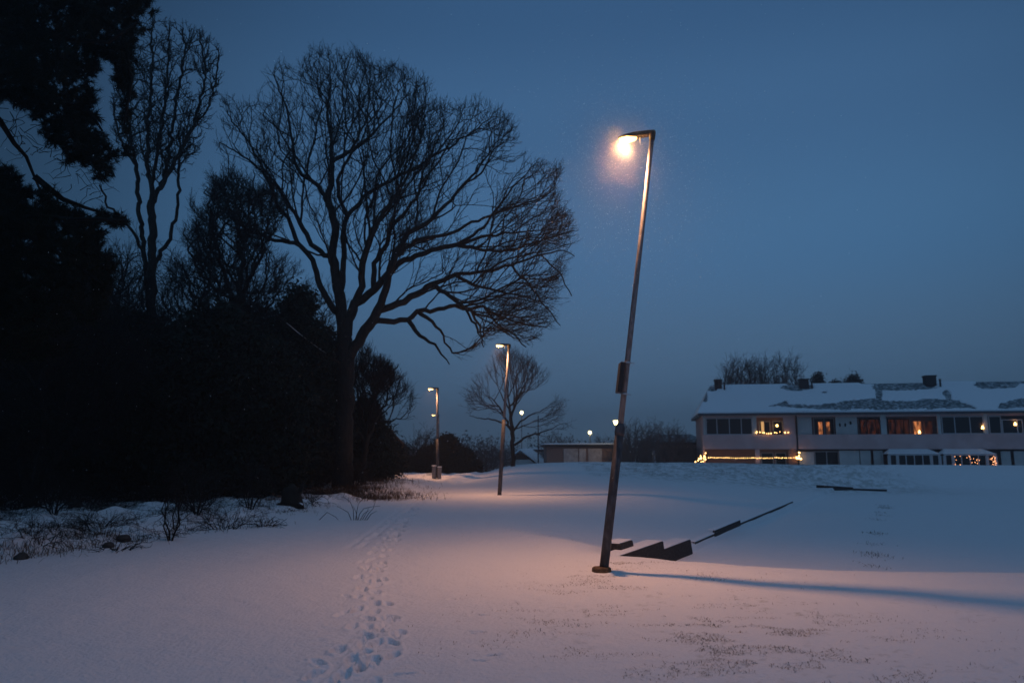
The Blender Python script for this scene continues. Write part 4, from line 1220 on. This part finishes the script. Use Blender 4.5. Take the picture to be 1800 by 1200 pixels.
mb = MB(); q = Vector((0, 0, .09)); mb.add([e0 + Vector((0, 0, .004)), r0_ + Vector((0, 0, .004)), k0 + Vector((0, 0, .004)), e0 + q, r0_ + q, k0 + q], [(0, 2, 1), (3, 4, 5), (0, 3, 5, 2)]); 
mb.add([e0 + Vector((0, 0, -.02)), e1 + Vector((0, 0, -.02)), e1 + q * 1.1, e0 + q * 1.1], [(0, 1, 2, 3)]); mb.build('roof_snow', SNOW, house)
for px0, px1, pt, pb in ((1260, 1272, 667, 690), (1411, 1426, 666, 690), (1634, 1652, 660, 684), (1880, 1898, 656, 680)):
    s0, s1 = fs(px0, 4.4), fs(px1, 4.4); z1 = fz(pt, px0, 4.4); z0 = ZR - .6
    mb = MB(); fbox(mb, s0, s1, 4.1, 4.9, z0, z1 - .08); fbox(mb, s0 - .05, s1 + .05, 4.05, 4.95, z1 - .09, z1); ch = mb.build('chimney', M['chim'], roof)
    mb = MB(); p = W3(s1 + .18, 3.9, 0); mb.tube([Vector((p.x, p.y, z0)), Vector((p.x, p.y, z0 + .75))], [.07, .07], 8); mb.ball((p.x, p.y, z0 + .75), .1, 8, 5, (1, 1, .5)); mb.build('vent_pipe', M['chim'], roof)
# posts on the upper floor
for a, b in ((1237.5, 1241), (1324, 1331), (1550, 1560), (1650, 1656), (1732, 1739)):
    mb = MB(); fbox(mb, fs(a), fs(b), .0, .14, ZP1 + .003, ZE - .17); mb.build('post', M['panel'], house)
mb = MB(); fbox(mb, .0, LEN, .03, .12, ZE - .32, ZE - .163); mb.build('fascia', M['plaster'], house)
def window(px0, px1, z0, z1, d, glass='glass', mull=(), fw_=.06, frame='frame', tran=False):
    s0, s1 = fs(px0, d), fs(px1, d)
    mb = MB()
    fbox(mb, s0, s1, d - .05, d + .02, z0, z0 + fw_); fbox(mb, s0, s1, d - .05, d + .02, z1 - fw_, z1)
    xs = [s0 + fw_ / 2] + [fs(m, d) for m in mull] + [s1 - fw_ / 2]
    for x in xs: fbox(mb, x - fw_ / 2, x + fw_ / 2, d - .052, d + .018, z0 + fw_, z1 - fw_)
    w = mb.build('window', M[frame], house)
    for a, b in zip(xs[:-1], xs[1:]):
        mb = MB(); fbox(mb, a + fw_ / 2, b - fw_ / 2, d - .018, d + .012, z0 + fw_, z1 - fw_); mb.build('pane', M[glass], w)
    return w
ZT = ZE - .33
window(1241.5, 1323.5, ZP1 + .003, ZT, .06, mull=(1261, 1283, 1304))
window(1657, 1731, ZP1 + .003, ZT, .06, mull=(1680, 1707))
window(1740, 1762, ZP1 + .003, ZT, .06)
window(1763, 1800, ZP1 + .003, ZT - .25, .06, mull=(1790,))
window(1830, 1905, ZP1 + .003, ZT, .06, mull=(1855, 1880))
window(1335, 1355, ZP1 - .3, ZT - .2, 1.36); window(1359, 1377, ZP1 - .3, ZT - .2, 1.36)
def panel(px0, px1, z0, z1, d, m='panel', name='wall_panel', th=.06):
    mb = MB(); fbox(mb, fs(px0, d), fs(px1, d), d - th, d, z0, z1); return mb.build(name, M[m], house)
panel(1378, 1399, ZP1 + .003, ZE - .17, .12, 'plaster'); panel(1403, 1428, ZP1 + .003, ZT + .1, .30); panel(1470, 1508, ZP1 + .003, ZT + .1, .30)
panel(1550.5, 1559.5, ZP1 + .003, ZT, .6)
for px in (1478, 1487.5, 1497):
    p = W3(fs(px, .2), .225, lerp(ZP1, ZT, .55 + .12 * (px > 1495))); mb = MB(); mb.ball(p, .09, 8, 6, (.8, .2, 1.5)); mb.build('wall_ornament', M['dark'], house)
window(1431, 1468, ZP1 - .3, ZT, 1.34, mull=(1450,))
window(1438, 1448, ZP1 - .2, ZT - .25, 1.26, 'warm', frame='brick'); window(1452, 1461, ZP1 - .2, ZT - .25, 1.26, 'warm', frame='brick')
window(1513, 1549, ZP1 - .3, ZT - .1, 1.34, 'warmdim', mull=(1525, 1541), frame='dark')
window(1562, 1600, ZP1 - .3, ZT - .1, 1.34, 'warmdim', mull=(1575, 1590), frame='dark')
window(1606, 1622, ZP1 - .3, ZT - .25, 1.30, 'warm', frame='brick'); window(1626, 1641, ZP1 - .3, ZT - .25, 1.30, 'warmdim', frame='brick')
# string curtain and ball in the lit window on the left
mb = MB(); fbox(mb, fs(1339, 1.2), fs(1344, 1.2), 1.18, 1.22, ZP1 + .1, ZT - .25); mb.build('lit_curtain', M['curtain'], house)
mb = MB(); mb.ball(W3(fs(1367, .9), .9, lerp(ZP1, ZT, .55)), .10, 10, 7); tag(mb.build('hanging_lamp', M['bulb'], origin=W3(fs(1367, .9), .9, ZP1)), 'round glowing lamp hanging in the upper left window of the long house', 'lamp')
mb = MB(); p = W3(fs(1401), -.10, 0); mb.tube([Vector((p.x, p.y, ZE - .17)), Vector((p.x, p.y, GZ))], [.05, .05], 8); mb.build('drainpipe', M['chim'], house)
# ground floor
panel(1241, 1328, GZ, ZP0 - .02, 1.38, 'brick', th=.05); panel(1384, 1399, GZ, ZP0 - .02, .12, 'brick'); panel(1326, 1334, GZ, ZP0 - .02, .12, 'plaster')
window(1336, 1358, GZ + .3, ZP0 - .25, 1.36); window(1361, 1380, GZ + .1, ZP0 - .25, 1.36)
panel(1403, 1429, GZ, ZP0 - .2, .30); window(1430, 1472, GZ + .7, ZP0 - .15, .8, mull=(1451,)); panel(1473, 1508, GZ, ZP0 - .1, .30)
panel(1509.5, 1528, GZ, ZP0 - .1, .33); panel(1533, 1550, GZ, ZP0 - .1, .33)
panel(1756, 1773, GZ, ZP0 - .15, .33); panel(1779, 1802, GZ, ZP0 - .15, .33); panel(1810, 1850, GZ, ZP0 - .1, .33)
def patio(px0, px1, lab, fairy):
    s0, s1 = fs(px0, -1.2), fs(px1, -1.2); z1 = ZP0 + .02; z0 = ZP0 - .34
    t = thing('glazed_porch', lab, 'glazed porch', W3((s0 + s1) / 2, -1.2, GZ), 'glazed porches of the long house')
    mb = MB(); mb.add([W3(s0, -1.25, z0), W3(s1, -1.25, z0), W3(s1 - .45, -.05, z1), W3(s0 + .45, -.05, z1), W3(s0, -.05, z0), W3(s1, -.05, z0)], [(0, 1, 2, 3), (0, 3, 4), (1, 5, 2), (0, 4, 5, 1)]); mb.build('roof', SNOW, t)
    n = 6; xs = [lerp(s0 + .1, s1 - .1, k / n) for k in range(n + 1)]
    mb = MB(); fbox(mb, s0 + .05, s1 - .05, -1.2, -1.12, z0 - .1, z0 - .005); fbox(mb, s0 + .05, s1 - .05, -1.2, -1.12, GZ, GZ + .12)
    for k, x in enumerate(xs): w = .10 if k in (0, 1, n - 1, n) else .03; fbox(mb, x - w, x + w, -1.2, -1.12, GZ + .12, z0 - .1)
    mb.build('frame', M['frame'], t)
    for a, b in zip(xs[:-1], xs[1:]):
        mb = MB(); fbox(mb, a + .03, b - .03, -1.14, -1.13, GZ + .12, z0 - .1); mb.build('pane', M['glass'], t)
    if fairy:
        r_ = np.random.RandomState(3); li = thing('fairy_lights', 'curtain of tiny orange fairy lights on the right-hand glazed porch', 'fairy lights', W3((s0 + s1) / 2, -1.25, GZ))
        mb0 = MB(); mb0.ball(li.location, .022, 5, 4); b0 = mb0.build('bulb', M['fairy'], li)
        for k in range(92):
            u_ = r_.choice([.22, .30, .5, .56, .63, .9, .94], p=[.16, .08, .12, .14, .12, .2, .18]) + r_.normal(0, .018)
            u_ = min(max(u_, .1), .97)
            b = b0 if k == 0 else b0.copy()
            if k: C.objects.link(b); b.parent = li
            b.location = W3(lerp(s0, s1, u_), -1.24, r_.uniform(GZ + .6, z0 - .12)) - li.location
M['fairy'] = mat('tiny_fairy_bulb', (1, .6, .4), .4, emis=(1, .40, .16), estr=4)
patio(1558, 1652, 'left glazed porch with snowy white roof below the long balcony', False)
patio(1655, 1750, 'right glazed porch with snowy white roof and fairy lights', True)

# string lights
def lightstring(lab, pts, n, r, jit=0, col='bulb'):
    r_ = np.random.RandomState(len(lab)); P = [Vector(p) for p in pts]
    t = thing('string_lights', lab, 'string lights', P[0], 'warm string lights on the long house')
    mb = MB(); mb.tube(P, .008, 4); mb.build('cable', M['cable'], t)
    mb0 = MB(); mb0.ball(P[0], r, 7, 5); b0 = mb0.build('bulb', M[col], t)
    for k in range(n):
        q = k / max(1, n - 1) * (len(P) - 1); i = min(int(q), len(P) - 2); p = P[i].lerp(P[i + 1], q - i) + Vector(r_.normal(0, jit, 3)) + Vector((0, 0, -r - .01))
        b = b0 if k == 0 else b0.copy()
        if k: C.objects.link(b); b.parent = t
        b.location = p - P[0]; s_ = r_.uniform(.75, 1.2); b.scale = (s_, s_, s_)
zl = fz(803, 1320)
lightstring('long straight string of warm lights along the ground floor of the house', [W3(lerp(.35, fs(1401) - .1, k / 8), -.06, zl - .04 * math.sin(k / 8 * math.pi) * (1 if k % 2 else .6)) for k in range(9)], 46, .030, .012)
lightstring('short string of warm lights hanging on the upper left balcony rail', [W3(fs(px), -.10, fz(py, px)) for px, py in ((1328, 759), (1336, 761), (1345, 759), (1354, 760.5), (1364, 758), (1378, 759), (1386, 759))], 14, .040, .04)
lightstring('clump of warm lights round the left corner of the long house', [W3(s, d, fz(py, 1240)) for s, d, py in ((.2, -.1, 797), (-.1, -.2, 800), (-.3, -.3, 804), (-.45, -.3, 808), (-.2, -.3, 812), (.0, -.2, 806), (.15, -.2, 811))], 18, .052, .09)
lightstring('small knot of warm lights at the drainpipe of the long house', [W3(fs(1401) + s, -.2, fz(py, 1401)) for s, py in ((.1, 795), (.0, 799), (-.1, 803), (.1, 804))], 7, .070, .06)
for px, d, py, lab in ((1322, .5, 748, 'small warm light at the right end of the loggia glazing'), (1617, .9, 761, 'bright table lamp low in the middle balcony of the long house'),
                       (1729, -.02, 753, 'warm candle lamp behind the right-hand balcony glazing'), (1787, -.02, 747, 'warm lamp in the rightmost window of the long house')):
    p = W3(fs(px, d), d, fz(py, px, d)); t = thing('table_lamp', lab, 'lamp', p - Vector((0, 0, .25)), 'lit lamps in the long house')
    mb = MB(); mb.tube([p + Vector((0, 0, -.02)), p + Vector((0, 0, .06)), p + Vector((0, 0, .22))], [.08, .09, .03], 10); mb.build('lamp_shade', M['bulb'], t, smooth=True)
    mb = MB(); mb.tube([p + Vector((0, 0, -.25)), p + Vector((0, 0, -.235)), p + Vector((0, 0, -.23)), p + Vector((0, 0, -.02))], [.08, .07, .015, .012], 8); mb.build('lamp_base', M['chim'], t)
    light('room_light', 'POINT', p + Vector((0, 0, .3)) - fb * .05 , 1.2, (1, .45, .15), t, shadow_soft_size=.1)

# ------------------------------------------------------------------ low buildings between
def simple_block(px0, px1, D, z1py, name, lab, cat, m, deep=6, snow=.12, group=None):
    a = onground(px0, D); b = onground(px1, D); zt = at(px0, z1py, D).z; zb = min(a.z, b.z) - .3
    t = thing(name, lab, cat, Vector(((a.x + b.x) / 2, D, zb)), group)
    mb = MB(); mb.box(((a.x + b.x) / 2, D + deep / 2, (zt + zb) / 2), ((b.x - a.x) / 2, deep / 2, (zt - zb) / 2)); mb.build('wall', M[m], t)
    mb = MB(); mb.box(((a.x + b.x) / 2, D + deep / 2, zt + .09), ((b.x - a.x) / 2 + .25, deep / 2 + .25, .085)); rf = mb.build('roof', M['chim'], t)
    mb = MB(); mb.box(((a.x + b.x) / 2, D + deep / 2, zt + .178 + snow / 2), ((b.x - a.x) / 2 + .24, deep / 2 + .24, snow / 2)); mb.build('roof_snow', SNOW, t, bevel=.04)
    return t, a.x, b.x, zb, zt
M['garage'] = mat('pale_brick', (.55, .44, .40), .9, (.38, .28, .25), 3, lo=.35, hi=.65)
t, xa, xb, zb, zt = simple_block(961, 1078, 61, 785, 'garage', 'low flat-roofed brick garage right behind the knoll', 'garage', 'brick')
for a, b in ((991, 1016), (1018, 1030), (1034, 1058)):
    p0 = at(a, 800, 61); p1 = at(b, 800, 61); mb = MB(); mb.box(((p0.x + p1.x) / 2, 60.97, (zb + zt) / 2 - .05), ((p1.x - p0.x) / 2, .03, (zt - zb) / 2 - .08)); mb.build('garage_door', M['garage'], t)
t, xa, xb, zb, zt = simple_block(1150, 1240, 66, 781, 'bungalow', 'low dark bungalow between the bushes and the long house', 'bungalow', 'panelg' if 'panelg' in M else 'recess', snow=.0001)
mb = MB(); p = [Vector((xa - .4, 65.5, zt + .2)), Vector((xb + .4, 65.5, zt + .2)), Vector((xb - .5, 69, zt + .95)), Vector((xa + .6, 69, zt + .95)), Vector((xb + .4, 72.5, zt + .2)), Vector((xa - .4, 72.5, zt + .2))]
mb.add(p, [(0, 1, 2, 3), (3, 2, 4, 5), (0, 3, 5), (1, 4, 2)]); mb.build('pitched_roof', M['tiles'], t)
for a, b in ((1163, 1172), (1192, 1212), (1218, 1228)):
    p0 = at(a, 800, 66); p1 = at(b, 800, 66); mb = MB(); mb.box(((p0.x + p1.x) / 2, 65.97, zt - .75), ((p1.x - p0.x) / 2, .03, .45)); mb.build('window', M['glass'], t)
# gabled house with snowy roof
D = 66; gl = at(888, 813, D); gr = at(944, 813, D); gp_ = at(914, 791, D); zb = gz(gl.x, D) - .3
t = thing('gabled_house', 'small gabled house with snowy roof left of the garage', 'house', Vector(((gl.x + gr.x) / 2, D, zb)))
cx = gp_.x; hw = (gr.x - gl.x) / 2; ze = gl.z; zp = gp_.z
mb = MB(); mb.prism([Vector((cx - hw + .2, D, zb)), Vector((cx + hw - .2, D, zb)), Vector((cx + hw - .2, D, ze)), Vector((cx, D, zp - .15)), Vector((cx - hw + .2, D, ze))], Vector(), Vector((1.5, 9, 0))); mb.build('wall', M['panel'], t)
mb = MB(); mb.prism([Vector((cx - hw * .75, D - .03, ze + .28)), Vector((cx + hw * .75, D - .03, ze + .28)), Vector((cx, D - .03, zp - .2))], Vector(), Vector((0, .025, 0))); mb.build('gable_cladding', M['chim'], t)
for sg in (-1, 1):
    mb = MB(); mb.prism([Vector((cx + sg * (hw + .25), D - .4, ze - .15)), Vector((cx, D - .4, zp)), Vector((cx, D - .4, zp + .14)), Vector((cx + sg * (hw + .25), D - .4, ze - .01))], Vector(), Vector((1.5, 9.8, 0))); mb.build('roof', SNOW, t)
# a longer roof behind it
t, xa, xb, zb, zt = simple_block(925, 962, 74, 793, 'shed', 'long low snow-roofed shed behind the gabled house', 'shed', 'panel')

# timber house at the end of the wood
D = 42; a = at(640, 820, D); b = at(702, 820, D); zb = gz(b.x, D) - .3; ze = at(700, 776, D).z; zp = at(660, 728, D).z; cx = at(655, 800, D).x; hw = b.x - cx
t = thing('wooden_house', 'dark gabled wooden house half hidden at the end of the wood', 'house', Vector((cx, D, zb)))
M['boards'] = mat('dark_boarding', (.035, .022, .018), .9, (.05, .03, .025), 12, stretch=(6, 6, .5))
mb = MB(); mb.prism([Vector((cx - hw, D, zb)), Vector((cx + hw, D, zb)), Vector((cx + hw, D, ze)), Vector((cx, D, zp)), Vector((cx - hw, D, ze))], Vector(), Vector((-2, 8, 0))); mb.build('wall', M['boards'], t)
for sg in (-1, 1):
    mb = MB(); mb.prism([Vector((cx + sg * (hw + .3), D - .3, ze - .25)), Vector((cx, D - .3, zp + .02)), Vector((cx, D - .3, zp + .16)), Vector((cx + sg * (hw + .3), D - .3, ze - .11))], Vector(), Vector((-2.1, 8.4, 0))); mb.build('roof', M['chim'], t)
for px, py, w, h, m in ((666, 794, 4, 8, 'warmw'), (690, 789, 3, 4, 'warmw2')):
    if m == 'warmw': M[m] = mat('lit_window', (.3, .15, .08), .8, emis=(1, .38, .12), estr=.35)
    else: M[m] = mat('dim_lit_window', (.3, .15, .08), .8, emis=(1, .38, .12), estr=.12)
    p = at(px, py, D - .03); k = D / 1310
    mb = MB(); mb.box(p, (w * k, .02, h * k)); wn_ = mb.build('window', M['frame'], t)
    mb = MB(); mb.box(p + Vector((0, -.015, 0)), (w * k * .8, .015, h * k * .85)); mb.build('pane', M[m], wn_)

# white snow-wrapped parasol
p = onground(1149, 58); k = 58 / 1310
t = thing('closed_parasol', 'pale closed parasol standing among the bushes left of the bungalow', 'parasol', p)
mb = MB(); z1 = at(1149, 789, 58).z; mb.tube([Vector((p.x, p.y, p.z + .5)), Vector((p.x, p.y, p.z + .9)), Vector((p.x, p.y, z1 - .2)), Vector((p.x, p.y, z1))], [.14, .20, .12, .03], 10); mb.build('canopy', mat('pale_cloth', (.5, .5, .55), .9), t, smooth=True)
mb = MB(); mb.tube([p, Vector((p.x, p.y, p.z + .5))], .025, 6); mb.tube([p, p + Vector((0, 0, .08))], .25, 10); mb.build('pole', M['metal'], t)

# ------------------------------------------------------------------ distant lamps
def globe_lamp(lab, px, py, D, r, boxy=False, e=25):
    g = onground(px, D); p = at(px, py, D)
    t = thing('garden_lamp', lab, 'lamp post', g, 'distant post-top lamps')
    mb = MB(); mb.tube([g - Vector((0, 0, .1)), Vector((p.x, p.y, p.z - r * .9))], [.05, .04], 7); mb.build('pole', M['pole'], t)
    mb = MB()
    if boxy: mb.tube([p - Vector((0, 0, r)), p + Vector((0, 0, r * .6))], [r * .6, r * 1.05], 4)
    else: mb.ball(p, r, 12, 8)
    mb.build('lamp_globe', M['globe'], t, smooth=not boxy)
    mb = MB(); mb.tube([p + Vector((0, 0, r * .95)), p + Vector((0, 0, r * 1.15))], [r * .7, r * .3], 8); mb.build('cap', M['housing'], t)
    light('lamp_glow', 'POINT', p - Vector((0, 0, r * 1.6)), e, (1, .75, .4), t, shadow_soft_size=.15)
globe_lamp('round glowing post lamp above the flat-roofed garage', 1037, 760, 72, .17, e=18)
globe_lamp('glowing lantern just left of the nearest leaning lamp pole', 1082.5, 741.5, 58, .20, True, e=70)
globe_lamp('glowing round lamp seen through the small bare tree', 917, 725, 80, .19, e=14)
# slim unlit mast
p = onground(946, 64); t = thing('slim_mast', 'slim dark mast right of the small bare tree', 'mast', p)
mb = MB(); mb.tube([p, at(946, 730, 64)], [.06, .04], 6); mb.build('pole', M['pole_low'], t)
mb = MB(); mb.box(at(946, 764, 64), (.18, .08, .05)); mb.build('bracket', M['black'], t)

# ------------------------------------------------------------------ distant trees and shrubs
sm_limbs = [
    [(902, 820), (901, 790), (902, 770), (899, 745), (896, 720), (893, 690), (892, 660)],
    [(900, 760), (888, 735), (878, 715), (865, 700), (850, 690)], [(898, 735), (908, 705), (920, 680), (935, 660)], [(902, 785), (920, 770), (940, 762), (965, 755), (985, 745)],
    [(901, 760), (915, 740), (935, 728), (955, 720)], [(896, 720), (880, 690), (870, 660)], [(893, 700), (905, 670), (915, 645)], [(900, 750), (870, 738), (845, 735), (825, 730)],
    [(896, 715), (918, 690), (945, 680)], [(878, 715), (855, 712), (835, 690)]]
sm_poly = [(818, 690), (840, 665), (860, 645), (878, 625), (900, 620), (925, 630), (950, 645), (968, 660), (975, 690), (990, 725), (1003, 750), (985, 765), (950, 775), (915, 770), (885, 745), (855, 750), (815, 762), (820, 725)]
grow_tree('bare_tree', 'small bare tree on the knoll behind the second lamp', 'tree', 46, (902, 820), sm_limbs, sm_poly,
          2.6, .26, .008, .14, 31, tend=.15, bare=.7, thick=.03, twigs=1, tl=.60, twigr=.009, margin=6, wid=60, tmat='twig_grey',
          fine=False, tthr=1.3,
          levels=[(.70, 3.0, .26, .62, .12, .04, .06, 1), (.55, 1.6, .22, .55, .14, .07, .04, 1), (.6, .8, .2, .55, .18, .07, 0, 1)])
for i, (px, D, py, w, n, lab) in enumerate((
        (1300, 74, 606, 4.0, 1800, 'tallest bare tree behind the roof, nearest the left chimney'), (1345, 76, 624, 4.6, 2200, 'middle bare tree behind the roof of the long house'),
        (1395, 74, 618, 4.2, 1800, 'right-hand bare tree behind the roof beside the second chimney'))):
    p = onground(px, D); h = at(px, py, D).z - p.z
    ell_tree('bare_tree', lab, 'tree', p, h, w, 300 + i, 3, N=n, r0=.22, rtip=.02, low=.25, twigs=2, tl=1.5, twigr=.017, group='bare trees behind the long house', up=.35, tmat='twig', step=.28)
for i, (px, D, py, w, sh, lab) in enumerate((
        (1446, 73, 653, 2.0, 'cone', 'small dark conifer tip showing above the roof ridge'), (1478, 74, 668, 3.2, 'round', 'dark shrub top left of the last one above the roof ridge'), (1508, 74, 657, 3.0, 'round', 'dark shrub top furthest right above the roof ridge'))):
    p = onground(px, D); h = at(px, py, D).z - p.z
    evergreen('evergreen_tree', lab, 'tree', p, h, w, 320 + i, n=700, per=20, size=.11, spread=.22, group='evergreens behind the long house', shape=sh, low=.45)
rs_ = np.random.RandomState(12)
for i, (px, D, py, w, n, st, lab) in enumerate((
        (1120, 56, 738, 4.0, 2400, 5, 'wide bare bush right of the nearest lamp pole'), (1175, 60, 742, 4.6, 2200, 5, 'wide bare bush in front of the bungalow'), (1095, 60, 765, 2.8, 1400, 4, 'bare bush right behind the nearest lamp pole'),
        (1050, 68, 768, 3.0, 1000, 4, 'bare bush behind the right end of the garage roof'), (1005, 72, 770, 3.6, 1000, 4, 'bare bush behind the middle of the garage roof'), (975, 72, 768, 3.0, 800, 4, 'bare bush behind the left end of the garage roof'),
        (860, 52, 786, 3.2, 1600, 6, 'grey bare shrub left of the second lamp pole'), (835, 55, 797, 2.6, 1100, 6, 'low grey shrub in the dip beside the dark evergreens'), (743, 50, 762, 2.6, 1100, 5, 'thin bare shrub just left of the third lamp'),
        (718, 52, 800, 3.2, 1200, 6, 'low bare shrub right of the wooden house'), (1215, 62, 778, 2.4, 700, 5, 'small bare bush against the left corner of the long house'), (880, 56, 792, 2.2, 900, 5, 'bare shrub just left of the gabled house'))):
    p = onground(px, D); h = at(px, py, D).z - p.z
    ell_tree('bare_bush', lab, 'bush', p, h * rs_.uniform(1.0, 1.12), w, 340 + i, st, N=int(n * .6), r0=.07, rtip=.014, low=.02, twigs=1, tl=.9, twigr=.011, group='bare bushes behind the knoll', tmat='twig_grey' if px > 830 else 'twig', up=.25, step=.16)
for i, (px, D, py, w, sh, lab) in enumerate((
        (786, 50, 764, 2.6, 'round', 'tallest dark evergreen, right of the third lamp pole'), (760, 51, 785, 3.4, 'round', 'dark evergreen directly behind the third lamp pole'), (820, 51, 803, 2.4, 'round', 'low dark evergreen furthest right of the third lamp pole'), (806, 51, 786, 3.0, 'round', 'middle dark evergreen sloping down right of the third lamp pole'),
        (728, 54, 806, 2.6, 'round', 'low dark evergreen beside the wooden house'), (708, 70, 780, 1.2, 'round', 'tiny round treetop seen right of the wooden house'), (1140, 66, 775, 2.0, 'round', 'dark evergreen left of the bungalow'),
        (690, 48, 800, 2.2, 'round', 'dark shrub below the lit window of the wooden house'), (1090, 64, 782, 2.2, 'round', 'dark evergreen at the right end of the garage'))):
    p = onground(px, D); h = at(px, py, D).z - p.z
    evergreen('evergreen_shrub', lab, 'shrub', p, h, w, 360 + i, n=int(150 + 110 * w * h ** .5), per=20, size=.09, spread=.15, group='evergreens at the end of the path', shape=sh)
# far tree line closing the horizon
rs = np.random.RandomState(55); cen = []
for k in range(1500):
    x = rs.uniform(-220, 330); y = rs.uniform(150, 190); cen.append((x, y, gz(x, y) + rs.uniform(0, 1) ** 1.5 * (3.5 + 2.5 * float(vnoise(x * .06, 3)))))
V, F = leaf_cloud(rs, np.array(cen), 26, np.array([1.3, 1.3, .7]), .35)
tag(npmesh('distant_woods', V, F, M['leaf']), 'far low tree line fading into the dusk behind the houses', 'woods', kind='stuff')

# ------------------------------------------------------------------ falling snow, and added flakes that make the lamp glow
rs = np.random.RandomState(66)
lp = at(1103, 235, D0)
lp2 = np.array(lp) + np.array([0, .1, 0])
def cloud(n, sg, off): return lp2 + rs.normal(0, 1, (n, 3)) * np.array(sg) + np.array(off)
P0 = cloud(30000, (.33, .36, .30), (-.02, -.02, -.07)); R0 = rs.uniform(.0006, .0011, len(P0))  # tiny flakes packed round the lens, added to build up its glow
P0 = np.concatenate([P0, cloud(12000, (.15, .16, .12), (.01, -.03, -.01))]); R0 = np.concatenate([R0, rs.uniform(.0006, .0010, 12000)])  # tighter core of the added glow flakes
P1 = cloud(1900, (.55, .6, .48), (-.08, 0, -.38)); R1 = rs.uniform(.0016, .0038, len(P1))
P2 = cloud(2200, (1.1, 1.2, .9), (-.2, 0, -.9)); R2 = rs.uniform(.0016, .0042, len(P2))
dd = rs.uniform(5, 26, 2200); P3 = at_np(rs.uniform(-150, 1950, 2200), rs.uniform(-50, 990, 2200), dd); R3 = rs.uniform(.002, .0042, len(P3))
P = np.concatenate([P0, P1, P2, P3]); r = np.concatenate([R0, R1, R2, R3])
ok = np.linalg.norm((P - np.array(lp)) / np.array([1.6, 1, 1]), axis=1) > .11; P = P[ok]; r = r[ok][:, None, None]; n = len(P)
octa = np.array([(1, 0, 0), (-1, 0, 0), (0, 1, 0), (0, -1, 0), (0, 0, 1), (0, 0, -1)], float)
V = (P[:, None, :] + octa[None] * r).reshape(-1, 3)
f = np.array([(0, 2, 4), (2, 1, 4), (1, 3, 4), (3, 0, 4), (2, 0, 5), (1, 2, 5), (3, 1, 5), (0, 3, 5)])
F = (np.arange(n)[:, None, None] * 6 + f[None]).reshape(-1, 3)
tag(npmesh('falling_snow_and_glow', V, F, M['flake']), 'fine snowflakes drifting through the lamp light, with tiny ones added round the lens for its glow', 'snowflakes', kind='stuff')

# ------------------------------------------------------------------ haze
HZ = .0023
m = bpy.data.materials.new('haze'); m.use_nodes = True; n = m.node_tree; n.nodes.clear()
o = n.nodes.new('ShaderNodeOutputMaterial'); v = n.nodes.new('ShaderNodeVolumePrincipled')
v.inputs['Density'].default_value = HZ; v.inputs['Color'].default_value = (.9, .92, .95, 1); v.inputs['Anisotropy'].default_value = .55
n.links.new(v.outputs[0], o.inputs['Volume'])
mb = MB(); mb.box((0, 281, 9), (640, 345, 22)); hz = mb.build('haze', m); tag(hz, 'thin cold dusk haze filling the air', 'haze', kind='stuff')
